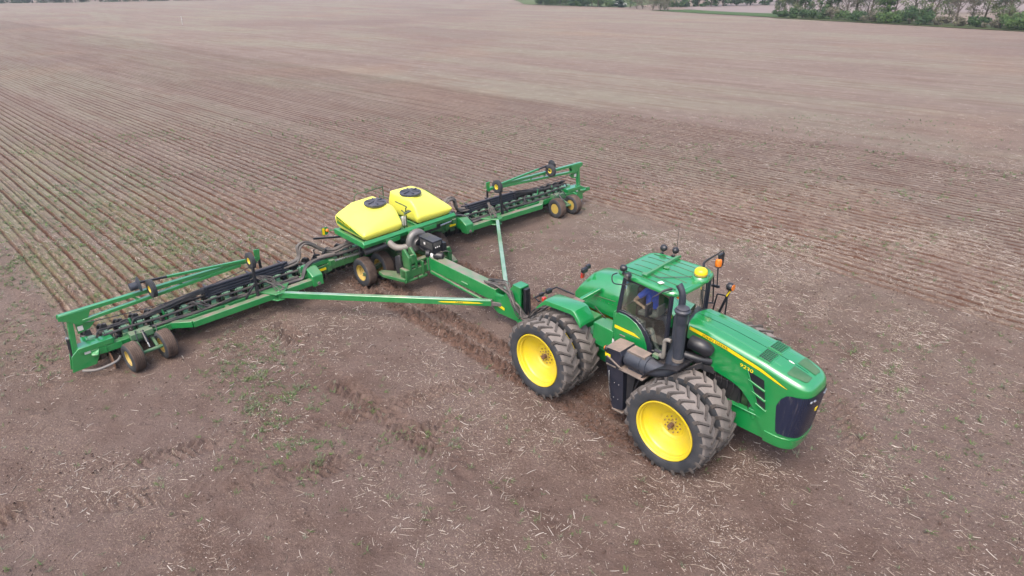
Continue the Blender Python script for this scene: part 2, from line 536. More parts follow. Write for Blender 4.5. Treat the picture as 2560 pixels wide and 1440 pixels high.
def make_field():
    xs = axis_steps(-16.5, 15.0, 0.048, -32, 30, 0.14, -1500, 1500)
    ys = axis_steps(7.8, 29.0, 0.048, 6.0, 48, 0.14, -40, 1500)
    nx, ny = len(xs), len(ys)
    X, Y = np.meshgrid(xs, ys)
    stx = np.gradient(xs); sty = np.gradient(ys)
    step = np.maximum(stx[None, :], sty[:, None])
    h, fr = ground_relief(X, Y, sstep(0.11, 0.07, step))
    fade = sstep(0.40, 0.16, step)
    Z = far_z(X, Y) + h * fade
    co = np.stack([X, Y, Z], -1).reshape(-1, 3)
    me = bpy.data.meshes.new('field')
    me.vertices.add(nx * ny)
    me.vertices.foreach_set('co', co.ravel().astype(np.float32))
    i = np.arange(nx * ny).reshape(ny, nx)
    quads = np.stack([i[:-1, :-1], i[:-1, 1:], i[1:, 1:], i[1:, :-1]], -1).reshape(-1, 4)
    me.loops.add(quads.size); me.polygons.add(len(quads))
    me.loops.foreach_set('vertex_index', quads.ravel().astype(np.int32))
    me.polygons.foreach_set('loop_start', (np.arange(len(quads)) * 4).astype(np.int32))
    me.polygons.foreach_set('use_smooth', np.ones(len(quads), bool))
    me.update(calc_edges=True)
    at = me.attributes.new('fresh_shade', 'FLOAT', 'POINT')
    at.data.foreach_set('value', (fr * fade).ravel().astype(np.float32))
    me.materials.append(field_material())
    o = put('field', me)
    return tag(o, kind='structure')

def field_material():
    m, nt, b = newmat('field_soil')
    geo = nt.nodes.new('ShaderNodeNewGeometry')
    P = geo.outputs['Position']
    sep = nd(nt, 'ShaderNodeSeparateXYZ', {0: P})
    dx = mth(nt, 'SUBTRACT', sep.outputs[0], PL_O[0]); dy = mth(nt, 'SUBTRACT', sep.outputs[1], PL_O[1])
    s = mth(nt, 'ADD', mth(nt, 'MULTIPLY', dx, float(PF[0])), mth(nt, 'MULTIPLY', dy, float(PF[1])))
    q = mth(nt, 'ADD', mth(nt, 'MULTIPLY', dx, float(PQ[0])), mth(nt, 'MULTIPLY', dy, float(PQ[1])))
    sq = nd(nt, 'ShaderNodeCombineXYZ', {0: s, 1: q})
    def stretched(a, c, scale, det, dim='2D', rough=0.55):
        mp = nd(nt, 'ShaderNodeMapping', {'Vector': sq.outputs[0], 'Scale': (a, c, 1)})
        return noise(nt, scale, det, rough, mp.outputs[0], dim)
    # planted strips
    cur = mth(nt, 'MULTIPLY', mapr(nt, s, -1.3, -1.8), mth(nt, 'MULTIPLY', mapr(nt, q, 9.0, 8.7), mapr(nt, q, -9.7, -9.3)))
    old = mth(nt, 'MULTIPLY', mapr(nt, q, -9.7, -9.9), mapr(nt, q, -28.2, -27.6))
    pl = mth(nt, 'MAXIMUM', cur, old)
    att = nd(nt, 'ShaderNodeAttribute', attribute_name='fresh_shade').outputs['Fac']
    # row profile from position, so it holds to the horizon
    wob = stretched(1.1, 0.0, 1.0, 2)
    rowid = mth(nt, 'FLOOR', mth(nt, 'DIVIDE', q, ROW))
    u = mth(nt, 'FRACT', mth(nt, 'DIVIDE', mth(nt, 'ADD', q, mth(nt, 'MULTIPLY', mth(nt, 'SUBTRACT', wob, 0.5), 0.05)), ROW))
    d = mth(nt, 'MULTIPLY', mth(nt, 'ABSOLUTE', mth(nt, 'SUBTRACT', u, 0.5)), ROW)
    band = mapr(nt, d, 0.105, 0.02, smooth=True)
    rowrand = nd(nt, 'ShaderNodeTexWhiteNoise', {'W': rowid}, noise_dimensions='1D').outputs['Value']
    alongn = stretched(0.55, 2.6, 1.0, 4)
    band = mth(nt, 'MULTIPLY', mth(nt, 'MULTIPLY', band, pl), mth(nt, 'ADD', mth(nt, 'MULTIPLY', rowrand, 0.6), mth(nt, 'MULTIPLY', alongn, 1.1)), clamp=True)
    fresh_shade = mth(nt, 'MAXIMUM', mth(nt, 'MULTIPLY', band, 1.0), mth(nt, 'MULTIPLY', att, mth(nt, 'ADD', mth(nt, 'MULTIPLY', alongn, 0.6), 0.55)), clamp=True)
    # bare crusted soil
    big = noise(nt, 0.16, 4, 0.6, P, '2D')
    mid = noise(nt, 1.3, 5, 0.62, P, '2D')
    fine = noise(nt, 16.0, 5, 0.68, P, '2D')
    grit = noise(nt, 70.0, 3, 0.6, P, '2D')
    soil = mixc(nt, mapr(nt, mid, 0.30, 0.70), (0.118, 0.082, 0.072), (0.190, 0.142, 0.127))
    soil = mixc(nt, mth(nt, 'MULTIPLY', mapr(nt, big, 0.4, 0.65), 0.55), soil, (0.205, 0.163, 0.152))
    dk = mth(nt, 'ADD', mth(nt, 'MULTIPLY', mapr(nt, fine, 0.36, 0.62), 0.55), mth(nt, 'MULTIPLY', mapr(nt, grit, 0.35, 0.65), 0.45))
    soil = mixc(nt, mth(nt, 'MULTIPLY', mth(nt, 'SUBTRACT', 1.0, dk), 0.55), soil, (0.080, 0.055, 0.048))
    # freshly turned soil, and painted shade in old track hollows: darker, redder
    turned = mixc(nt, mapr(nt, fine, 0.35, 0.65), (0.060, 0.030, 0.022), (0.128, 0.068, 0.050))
    soil = mixc(nt, mth(nt, 'MULTIPLY', fresh_shade, 0.88), soil, turned)
    # fine pale trash too small to model: flecks lying between the rows
    fl1 = stretched(14.0, 30.0, 1.0, 3)
    fl2 = stretched(34.0, 16.0, 1.0, 2)
    litter = stretched(0.20, 0.55, 1.0, 4)
    fm = mth(nt, 'MAXIMUM', mapr(nt, fl1, 0.60, 0.70), mapr(nt, fl2, 0.63, 0.72))
    fm = mth(nt, 'MULTIPLY', fm, mapr(nt, litter, 0.38, 0.64, 0.0, 1.0))
    fm = mth(nt, 'MULTIPLY', fm, mth(nt, 'SUBTRACT', 1.0, mth(nt, 'MULTIPLY', fresh_shade, 0.75)))
    soil = mixc(nt, mth(nt, 'MULTIPLY', fm, 0.55), soil, (0.42, 0.34, 0.28))
    cov = mth(nt, 'MULTIPLY', mth(nt, 'MULTIPLY', mapr(nt, q, 0.5, 4.5), pl), mth(nt, 'SUBTRACT', 1.0, band))
    cov = mth(nt, 'MULTIPLY', cov, mapr(nt, stretched(0.30, 0.9, 1.0, 4), 0.36, 0.56))
    soil = mixc(nt, mth(nt, 'MULTIPLY', cov, mapr(nt, stretched(4.0, 7.0, 1.0, 4, rough=0.7), 0.38, 0.58, 0.15, 0.95)), soil, (0.150, 0.175, 0.080))
    pal = mth(nt, 'MULTIPLY', mth(nt, 'MULTIPLY', mapr(nt, stretched(2.2, 9.0, 1.0, 4, rough=0.7), 0.50, 0.66), pl), mth(nt, 'SUBTRACT', 1.0, band))
    pal = mth(nt, 'MULTIPLY', pal, mapr(nt, stretched(0.12, 0.4, 1.0, 3), 0.35, 0.6, 0.35, 0.95))
    soil = mixc(nt, pal, soil, (0.37, 0.305, 0.255))
    # far ground: litter, crust and low weeds merge into broad streaks along the rows
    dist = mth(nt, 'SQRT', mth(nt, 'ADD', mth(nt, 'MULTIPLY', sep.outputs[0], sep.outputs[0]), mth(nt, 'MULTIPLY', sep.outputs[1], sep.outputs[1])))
    un = mapr(nt, q, -27.6, -28.4)
    st1 = stretched(0.018, 0.10, 1.0, 5)
    st2 = stretched(0.05, 0.6, 1.0, 4)
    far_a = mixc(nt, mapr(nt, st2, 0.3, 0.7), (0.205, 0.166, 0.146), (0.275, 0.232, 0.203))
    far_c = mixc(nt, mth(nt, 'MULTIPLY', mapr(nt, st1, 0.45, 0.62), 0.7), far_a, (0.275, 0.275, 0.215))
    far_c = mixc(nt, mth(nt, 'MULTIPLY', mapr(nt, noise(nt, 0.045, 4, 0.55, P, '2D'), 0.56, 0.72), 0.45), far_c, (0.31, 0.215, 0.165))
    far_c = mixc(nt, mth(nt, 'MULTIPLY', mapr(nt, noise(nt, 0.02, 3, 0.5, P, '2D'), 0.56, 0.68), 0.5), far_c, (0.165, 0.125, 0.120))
    g1 = noise(nt, 1.1, 5, 0.72, P, '2D')
    g2 = stretched(0.35, 2.4, 1.0, 4, rough=0.7)
    g3 = stretched(0.09, 1.1, 1.0, 4, rough=0.65)
    g4 = noise(nt, 0.32, 5, 0.75, P, '2D')
    grain = mth(nt, 'ADD', mth(nt, 'MULTIPLY', mapr(nt, g1, 0.28, 0.72), 0.35), mth(nt, 'ADD', mth(nt, 'MULTIPLY', mapr(nt, g4, 0.30, 0.70), 0.45), mth(nt, 'MULTIPLY', mapr(nt, g2, 0.3, 0.7), 0.2)))
    far_c = mixc(nt, mth(nt, 'MULTIPLY', mth(nt, 'SUBTRACT', 1.0, grain), 0.62), far_c, (0.150, 0.112, 0.105))
    far_c = mixc(nt, mth(nt, 'MULTIPLY', mapr(nt, g1, 0.60, 0.74), 0.5), far_c, (0.42, 0.37, 0.33))
    far_c = mixc(nt, mth(nt, 'MULTIPLY', mapr(nt, g3, 0.53, 0.63), 0.55), far_c, (0.17, 0.118, 0.10))
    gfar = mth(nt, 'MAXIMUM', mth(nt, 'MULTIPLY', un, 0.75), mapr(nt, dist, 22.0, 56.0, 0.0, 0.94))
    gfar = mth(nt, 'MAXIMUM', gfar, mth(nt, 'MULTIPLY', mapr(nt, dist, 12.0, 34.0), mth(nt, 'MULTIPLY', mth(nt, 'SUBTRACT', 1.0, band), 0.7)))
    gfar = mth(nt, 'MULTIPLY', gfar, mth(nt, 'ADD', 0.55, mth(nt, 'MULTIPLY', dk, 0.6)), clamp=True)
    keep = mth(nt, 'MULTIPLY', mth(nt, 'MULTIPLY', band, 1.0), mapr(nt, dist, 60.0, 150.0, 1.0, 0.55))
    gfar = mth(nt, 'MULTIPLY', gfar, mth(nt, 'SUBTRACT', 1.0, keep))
    soil = mixc(nt, gfar, soil, far_c)
    hs = nd(nt, 'ShaderNodeHueSaturation', {'Hue': 0.503, 'Saturation': 1.16, 'Value': 0.80, 'Color': soil})
    nt.links.new(hs.outputs[0], b.inputs['Base Color'])
    b.inputs['Roughness'].default_value = 0.95
    b.inputs['Specular IOR Level'].default_value = 0.15
    hgt = mth(nt, 'ADD', mth(nt, 'MULTIPLY', fine, 0.7), mth(nt, 'MULTIPLY', grit, 0.35))
    bn = nd(nt, 'ShaderNodeBump', {'Height': hgt, 'Strength': 1.0, 'Distance': 0.06})
    fur = mth(nt, 'MULTIPLY', mapr(nt, d, 0.075, 0.0, smooth=True), pl)
    rdg = mth(nt, 'MULTIPLY', mth(nt, 'SUBTRACT', mapr(nt, d, 0.15, 0.09, smooth=True), mapr(nt, d, 0.08, 0.03, smooth=True)), pl)
    rowh = mth(nt, 'MULTIPLY', mth(nt, 'SUBTRACT', mth(nt, 'MULTIPLY', rdg, 0.5), fur), mapr(nt, dist, 26.0, 36.0, 0.25, 1.0))
    bn2 = nd(nt, 'ShaderNodeBump', {'Height': rowh, 'Strength': 0.9, 'Distance': 0.05, 'Normal': bn.outputs[0]})
    nt.links.new(bn2.outputs[0], b.inputs['Normal'])
    return m

make_field()
# ------------------------------------------------------------------ the tractor
tractor = thing('tractor', 'green articulated farm tractor with eight tyres on yellow rims, standing on bare soil', 'tractor', TR_O, TR_YAW)
REAR = Matrix.Translation((-1.75, 0, 0)) @ Matrix.Rotation(REAR_TURN, 4, 'Z') @ Matrix.Translation((1.75, 0, 0))
def rear(o):
    """the rear half is built with the pivot at s = -1.75 and turned a little about it"""
    o.matrix_basis = REAR @ o.matrix_basis
    return o
def B2(p):       # rear-half coordinates (pivot as origin) into tractor coordinates
    return (p[0] - 1.75, p[1], p[2])

# ---- wheels
def lug_tyre(R=0.974, hw=0.232, nl=23):
    mb = MB()
    half = [(0.652, 0.195), (0.685, 0.232), (0.76, 0.252), (0.84, 0.246), (0.895, 0.226), (0.925, 0.185), (0.934, 0.09)]
    prof = half + [(0.936, 0.0)] + [(r, -h) for r, h in half[::-1]]
    mats = [0, 0, 0, 0, 1, 1, 1, 1, 1, 1, 0, 0, 0, 0]
    mb.lathe(prof, 'q', (0, 0, 0), 72, mats=mats, cap=False)
    for side in (-1, 1):
        for i in range(nl):
            th0 = 2 * math.pi * (i + (0.5 if side > 0 else 0)) / nl
            st = [(-0.012, 0.0, 0.026), (0.05, 0.045, 0.026), (0.12, 0.10, 0.027), (0.185, 0.155, 0.030), (0.232, 0.185, 0.036)]
            rings = []
            for w, lag, t in st:
                a = th0 - lag           # the bars trail outwards from the middle (top of the tyre moves forward)
                rr = R - 0.004 * (w / hw) ** 2
                lo = 0.915 if w < 0.2 else 0.87
                ring = []
                for rad, k in ((lo, -1.25), (rr, -0.85), (rr, 0.85), (lo, 1.25)):
                    aa = -(a + k * t / rad)
                    ring.append((rad * math.sin(-aa), side * w, rad * math.cos(aa)))
                rings.append(ring)
            # shoulder end runs a little way down the sidewall
            a = th0 - 0.19
            ring = []
            for rad, k in ((0.84, -1.1), (0.90, -0.9), (0.90, 0.9), (0.84, 1.1)):
                aa = -(a + k * 0.034 / rad)
                ring.append((rad * math.sin(-aa), side * 0.250, rad * math.cos(aa)))
            rings.append(ring)
            b = len(mb.v)
            vs = [p for r in rings for p in r]
            fs = [(k * 4 + j, k * 4 + j + 1, k * 4 + 5 + j, k * 4 + 4 + j) for k in range(5) for j in range(3)]
            fs += [(0, 1, 2, 3), (20, 21, 22, 23), ]
            mb.add(vs, fs, 2)
    return mb

def rim_mesh():
    mb = MB()
    prof = [(0.655, -0.21), (0.64, -0.20), (0.62, -0.10), (0.60, -0.02), (0.60, 0.05)]
    outer = [(0.658, 0.205), (0.655, 0.228), (0.636, 0.231), (0.622, 0.215), (0.614, 0.165), (0.590, 0.150), (0.583, 0.085),
             (0.566, 0.060), (0.548, 0.045), (0.46, -0.005), (0.36, -0.045), (0.335, -0.062), (0.315, -0.066), (0.285, -0.088),
             (0.265, -0.108), (0.25, -0.112), (0.0, -0.112)]
    mb.lathe(outer, 'q', (0, 0, 0), 64, cap=False)
    mb.lathe([(0.0, -0.135), (0.30, -0.12), (0.58, 0.02), (0.60, -0.10), (0.655, -0.21), (0.658, -0.19), (0.66, 0.0), (0.658, 0.205)], 'q', (0, 0, 0), 64, cap=False)
    return mb

def hub_mesh():
    mb = MB()
    mb.cyl((0, -0.115, 0), (0, 0.02, 0), 0.052, 18, 0)
    mb.cyl((0, -0.112, 0), (0, -0.09, 0), 0.085, 18, 1)
    for R, n, of in ((0.115, 8, 0.2), (0.185, 10, 0.0)):
        for i in range(n):
            a = 2 * math.pi * i / n + of
            c = (R * math.cos(a), -0.114, R * math.sin(a))
            mb.cyl(c, (c[0], -0.092, c[2]), 0.019, 6, 1)
            mb.cyl((c[0], -0.092, c[2]), (c[0], -0.080, c[2]), 0.010, 6, 0)
    return mb

me_rim = rim_mesh().mesh('wheel', M['yellow'], ang=28)
me_tyre = lug_tyre().mesh('tyre', [M['rubber'], M['tread'], M['lug']], ang=30, weld=False)
me_hub = hub_mesh().mesh('hub', [M['iron'], M['yellow_dirty']])
wheel0 = put('wheel', me_rim, tractor)
put('tyre', me_tyre, wheel0)
put('hub', me_hub, wheel0)
k = 0
for s in (0.0, -3.5):
    for q in (1.573, 0.92, -0.92, -1.573):
        w = wheel0 if k == 0 else copy_tree(wheel0, tractor)
        ang = rnd.uniform(0, 0.27)
        w.matrix_basis = Matrix.Translation((s, -q, 0.974)) @ Matrix.Rotation(math.pi if q < 0 else 0, 4, 'Z') @ Matrix.Rotation(ang, 4, 'Y')
        if s < -1: rear(w)
        k += 1

# ---- hood
HT = [(-0.66, 2.725), (0.0, 2.69), (0.4, 2.645), (1.15, 2.545), (1.7, 2.43), (2.0, 2.345), (2.16, 2.27)]
def ztop(s): return float(np.interp(s, [a for a, _ in HT], [b for _, b in HT]))
def hood_plan(a):
    """outline of the hood seen from above; a from 0 (rear right) to 1 (nose) and on to 2 (rear left)"""
    sg = 1
    if a > 1: a = 2 - a; sg = -1
    if a < 0.5:
        t = a / 0.5
        s = -0.50 + t * 1.95
        r = np.interp(s, [-0.5, 0.4, 1.45], [0.455, 0.49, 0.50])
    else:
        t = (a - 0.5) / 0.5 * math.pi / 2
        s = 1.45 + 0.70 * math.sin(t) ** 0.62
        r = 0.50 * max(math.cos(t), 0) ** 0.50
    return s, sg * r
def side_bottom(s):
    return float(np.interp(s, [-0.5, -0.38, -0.36, -0.18, -0.17, 0.4, 0.62, 0.82, 1.0, 1.18, 1.33, 1.45, 1.6, 2.3],
                           [2.36, 2.33, 2.12, 2.08, 1.95, 1.88, 1.84, 1.77, 1.62, 1.42, 1.14, 0.97, 0.93, 0.93]))
def build_hood():
    mb = MB()
    NA = 140
    A = [2 * i / NA for i in range(NA + 1)]
    rows = []
    def lean(s, z):        # nose leans back below the lip
        return s - max(0, (1.95 - z)) * 0.12 * max(0, min(1, (s - 1.5) / 0.5))
    for kz in (0, .15, .3, .45, .6, .75, .9, 1.0):
        row = []
        for a in A:
            s, r = hood_plan(a)
            ze = ztop(min(s, 2.16)) - 0.115 - 0.02 * max(0, (s - 1.9) / 0.2)
            zb = side_bottom(s)
            z = zb + (ze - zb) * kz
            row.append((lean(s, z), r, z))
        rows.append(row)
    for kk, up in ((0.035, 0.05), (0.10, 0.085), (0.20, 0.10), (0.36, 0.108), (0.65, 0.113), (0.985, 0.115)):
        row = []
        for a in A:
            s, r = hood_plan(a)
            sp = -0.62 if s < -0.3 else s
            Q = (min(max(s, -0.62), 1.86) - (0.10 if s < -0.3 else 0) * (1 - (s + 0.5) / 0.2), 0.0)
            s2 = s + (Q[0] - s) * kk; r2 = r * (1 - kk)
            rise = 1 - (1 - up / 0.115) * (1.0 if s < 1.8 else 1.0)
            ze = ztop(min(s, 2.16)) - 0.115 - 0.02 * max(0, (s - 1.9) / 0.2)
            z = ze + (ztop(min(s2, 2.16)) - ze) * rise + 0.012 * (1 - (r2 / 0.5) ** 2) * (up / 0.115)
            row.append((s2, r2, z))
        rows.append(row)
    mb.grid(rows)
    return mb
hood = build_hood().build('hood', M['green_hood'], tractor, ang=50, weld=True)
def hood_z(s, r):
    # height of the hood's top skin
    k = 1 - min(1, abs(r) / 0.5)
    up = np.interp(k, [0, 0.035, 0.10, 0.20, 0.36, 0.65, 1], [0, .05, .085, .10, .108, .113, .115])
    return ztop(s) - 0.115 + up + 0.012 * (1 - (r / 0.5) ** 2) * (up / 0.115)
# centre ridges and the two mesh vents, the two stick-on pads in front of them
mb = MB()
for r in (-0.24, 0.24):
    rows = []
    for i in range(30):
        s = -0.5 + i * 1.95 / 29
        rr = r * (0.8 + 0.3 * i / 29)
        rows.append([(s, rr + d, hood_z(s, rr + d) + e) for d, e in ((-0.03, -0.004), (-0.012, 0.006), (0.012, 0.006), (0.03, -0.004))])
    mb.grid(rows)
mb.build('hood_rib', M['green_hood'], hood)
for sg in (1, -1):
    mb = MB()
    def hp(s, r, dz): return (s, r, hood_z(s, r) + dz)
    s0, s1, r0, r1 = 1.03, 1.26, 0.05 * sg, 0.385 * sg
    mb.add([hp(s0, r0, .012), hp(s1, r0, .012), hp(s1, r1, .016), hp(s0, r1, .016)], [(0, 1, 2, 3)], 0)
    for i in range(7):
        r = r0 + (r1 - r0) * i / 6
        mb.obox(hp(s0, r, .017), hp(s1, r, .017), 0.0065, 0.010, m=1)
    for i in range(6):
        s = s0 + (s1 - s0) * i / 5
        mb.obox(hp(s, r0, .018), hp(s, r1, .021), 0.006, 0.010, m=1)
    fr = [hp(s0 - .02, r0 - .015 * sg, .006), hp(s1 + .02, r0 - .015 * sg, .006), hp(s1 + .02, r1 + .015 * sg, .006), hp(s0 - .02, r1 + .015 * sg, .006)]
    for a, c in zip(fr, fr[1:] + fr[:1]): mb.obox(a, c, 0.03, 0.014, m=1)
    mb.build('hood_vent', [M['black'], M['green_hood']], hood)
    mb = MB()
    pts = [(1.61, 0.06), (1.61, 0.36), (1.66, 0.385), (1.94, 0.30), (1.985, 0.25), (1.975, 0.06)]
    n = len(pts)
    cs = sum(p[0] for p in pts) / n; cr = sum(p[1] for p in pts) / n
    rows = []
    for kk in (1.0, 0.8, 0.6, 0.4, 0.2, 0.02):
        row = []
        for i in range(n):
            for t in (0, 0.34, 0.67):
                a = pts[i]; c = pts[(i + 1) % n]
                s = a[0] + (c[0] - a[0]) * t; r = a[1] + (c[1] - a[1]) * t
                s = cs + (s - cs) * kk; r = cr + (r - cr) * kk
                row.append((s, sg * r, hood_z(min(s, 2.1), r) + 0.007))
        rows.append(row)
    mb.grid(rows, close=True)
    mb.build('hood_pad', painted('pad_%s' % ('r' if sg > 0 else 'l'), (0.014, 0.135, 0.05), 0.75, 0, 0.15, 0.1), hood)
mb = MB()
mb.lathe([(0.0, 0.012), (0.5, 0.010), (1.0, 0.0)], 'z', (0, 0, 0), 18)
mb.v = [(1.52 + p[0] * 0.065, 0.005 + p[1] * 0.018, hood_z(1.52 + p[0] * 0.065, 0) + 0.003 + p[2]) for p in mb.v]
mb.build('hood_badge', M['white'], hood)
# yellow stripe along each side, tapering to a point at the nose
def side_r(s): return hood_plan(min(0.5, max(0, (s + 0.5) / 1.95 * 0.5)))[1] if s < 1.45 else 0.50 * max(math.cos(math.asin(min(1, ((s - 1.45) / 0.70) ** (1 / 0.62)))), 0) ** 0.5
def stripe_zc(s): return float(np.interp(s, [-0.46, 0.37, 1.18, 1.72], [2.610, 2.525, 2.365, 2.195]))
for sg in (1, -1):
    mb = MB(); rows = []
    for i in range(40):
        s = -0.46 + 2.19 * i / 39
        hw_ = np.interp(s, [-0.46, 1.0, 1.5, 1.73], [0.040, 0.036, 0.024, 0.002])
        zc = stripe_zc(s)
        rows.append([(s, sg * (side_r(s) + 0.004), zc + d * hw_) for d in (-1, 1)])
    mb.grid(rows)
    mb.build('hood_stripe', M['yellow_decal'], hood)
    mb = MB(); rows = []
    for i in range(40):
        s = -0.47 + 2.21 * i / 39
        hw_ = np.interp(s, [-0.46, 1.0, 1.5, 1.74], [0.050, 0.045, 0.032, 0.004])
        rows.append([(s, sg * (side_r(s) + 0.002), stripe_zc(s) + d * hw_) for d in (-1, 1)])
    mb.grid(rows)
    mb.build('stripe_edge', M['green_dark'], hood)
s0, s1 = -0.16, 0.42
lettering('lettering', 'JOHN DEERE', M['black'], hood, (s0, side_r(s0) + 0.007, stripe_zc(s0) - 0.040), (s1 - s0, 0.02, stripe_zc(s1) - stripe_zc(s0)), (0, 0, 1), 0.064, width=0.60, bold=0.008)
lettering('lettering', '9230', M['yellow_decal'], hood, (0.735, side_r(0.8) + 0.006, 2.265), (1, 0.0, -0.16), (0, 0, 1), 0.078, width=0.29, bold=0.012)
# louvred side vents
for sg in (1, -1):
    mb = MB()
    T0, T1, B0, B1 = (0.92, 2.245), (1.27, 2.175), (1.235, 1.57), (1.405, 1.52)
    def V(u, v, out):
        a = (T0[0] + (T1[0] - T0[0]) * u, T0[1] + (T1[1] - T0[1]) * u); c = (B0[0] + (B1[0] - B0[0]) * u, B0[1] + (B1[1] - B0[1]) * u)
        s = a[0] + (c[0] - a[0]) * v; z = a[1] + (c[1] - a[1]) * v
        return (s, sg * (side_r(s) + out), z)
    mb.grid([[V(u, v, 0.004) for u in (0, .25, .5, .75, 1)] for v in (0, .2, .4, .6, .8, 1)], 0)
    for v, ex in ((0.34, 0.20), (0.67, 0.22), (1.0, 0.25)):
        a = V(-ex, v - 0.035, 0.012); c = V(1.02, v, 0.012)
        mb.obox(a, c, 0.028, 0.040, m=1)
    mb.obox(V(-0.03, -0.02, 0.006), V(-0.06, 1.0, 0.006), 0.02, 0.03, m=1)
    mb.build('side_vent', [M['black'], M['green_hood']], hood, bevel=0.004)
# grille round the nose, green lip below it
def nose(a, z, out):
    s, r = hood_plan(a)
    s2, r2 = hood_plan(a + 0.004)
    t = Vector((s2 - s, r2 - r)).normalized()
    nrm = Vector((-t.y, t.x)) if True else None
    if nrm.dot(Vector((s - 1.2, r))) < 0: nrm = -nrm
    s -= max(0, (1.95 - z)) * 0.12 * max(0, min(1, (s - 1.5) / 0.5))
    return (s + nrm.x * out, r + nrm.y * out, z)
def a_of_s(s):
    lo, hi = 0.5, 1.0
    for _ in range(40):
        m_ = (lo + hi) / 2
        if hood_plan(m_)[0] < s: lo = m_
        else: hi = m_
    return lo
mb = MB(); rows = []
for z, ss in ((1.155, 1.76), (1.19, 1.70), (1.45, 1.64), (1.76, 1.59), (1.95, 1.65), (2.055, 1.74), (2.085, 1.82)):
    a0 = a_of_s(ss); a1 = 2 - a0
    dip = 0.0
    rows.append([nose(a0 + (a1 - a0) * i / 60, z + (0.03 * math.sin(math.pi * i / 60) if z > 2 else (-0.03 * math.sin(math.pi * i / 60) if z < 1.2 else 0)), 0.010) for i in range(61)])
mb.grid(rows)
grille = mb.build('grille', M['grille'], tractor, ang=60)
mb = MB()
for a, c in zip(rows[0][:-1], rows[0][1:]):
    mid = [(x + y) / 2 for x, y in zip(a, c)]
tr = [[], [], []]
for i in range(61):
    p = rows[0][i]
    for k_, d_ in enumerate((-0.025, 0.0, 0.016 if i % 2 else -0.004)):
        tr[k_].append((p[0] + 0.006, p[1], p[2] + d_))
mb.grid(tr)
mb.build('grille_teeth', M['green'], grille)
for a in (0.893, 0.952, 1.048, 1.107):
    mb = MB()
    c = nose(a, 2.0, 0.012)
    mb.lathe([(0.0, 0.02), (0.6, 0.014), (1.0, -0.01)], 's', (0, 0, 0), 18)
    mb.v = [(c[0] + p[0], c[1] + p[1] * 0.055, c[2] + p[2] * 0.032) for p in mb.v]
    mb.build('headlight', M['steel'], tractor)
mb = MB()
c = nose(1.0, 1.72, 0.014)
mb.hull([(c[0], c[1] + y, c[2] + z) for y, z in ((-.05, .04), (.05, .04), (.05, -.03), (0, -.055), (-.05, -.03))] + [(c[0] + .01, c[1] + y, c[2] + z) for y, z in ((-.045, .035), (.045, .035), (0, -.05))])
mb.build('grille_badge', M['yellow_decal'], grille)
mb = MB(); rows = []
for z, out in ((0.835, -0.05), (0.85, 0.0), (0.90, 0.012), (1.00, 0.014), (1.05, 0.016), (1.09, 0.022), (1.10, -0.03)):
    rows.append([nose(0.50 + i / 70, z - 0.03 * abs(math.sin(math.pi * i / 70)) * 0.6, out) for i in range(71)])
mb.grid(rows)
mb.grid([[nose(0.5 + i / 70, 0.84, -0.05) for i in range(71)], [(1.3, nose(0.5 + i / 70, 0.85, 0)[1] * 0.4, 0.84) for i in range(71)]])
mb.build('bumper', M['green'], tractor, ang=40)

# ---- front chassis, engine, axle
mb = MB()
for sg in (1, -1):
    mb.box(-1.35, 1.46, sg * 0.36, sg * 0.46, 0.86, 1.33, 0)
    mb.box(0.55, 1.46, sg * 0.36, sg * 0.50, 1.315, 1.345, 0)
    mb.cyl((1.15, sg * 0.44, 1.2), (1.15, sg * 0.44, 1.52), 0.045, 10, 0)
    mb.box(1.05, 1.25, sg * 0.38, sg * 0.49, 1.30, 1.42, 0)
mb.box(-1.35, 1.5, -0.36, 0.36, 0.86, 0.95, 0)
mb.box(1.46, 1.52, -0.44, 0.44, 0.86, 1.3, 0)
mb.build('front_chassis', M['green'], tractor, bevel=0.012)
mb = MB()
mb.box(-0.4, 0.95, -0.30, 0.30, 1.2, 1.95, 0)
mb.box(-0.1, 0.8, 0.30, 0.40, 1.30, 1.75, 1)
mb.box(1.0, 1.45, -0.42, 0.42, 1.1, 2.1, 1)
for i in range(6):
    mb.cyl((0.0 + i * 0.15, 0.32, 1.75), (0.0 + i * 0.15, 0.32, 1.95), 0.035, 8, 1)
    mb.tube([(0.05 + i * .14, 0.36, 1.9), (0.1 + i * .14, 0.44, 1.7), (0.05 + i * .14, 0.42, 1.4)], 0.016, 6, 1, smooth=4)
mb.box(-0.15, 1.0, -0.40, -0.30, 1.3, 1.8, 1)
mb.build('engine', [M['green_dark'], M['black_dusty']], tractor, bevel=0.01)
for s in (0.0, -3.5):
    mb = MB()
    mb.tube([(s, -1.44, 0.974), (s, -0.6, 0.974)], 0.06, 14)
    mb.tube([(s, 0.6, 0.974), (s, 1.44, 0.974)], 0.06, 14)
    mb.tube([(s, -0.68, 0.974), (s, -0.3, 0.974), (s, 0, 0.974), (s, 0.3, 0.974), (s, 0.68, 0.974)], [0.17, 0.19, 0.27, 0.19, 0.17], 18)
    o = mb.build('axle', M['green_dark'], tractor)
    if s < -1: rear(o)

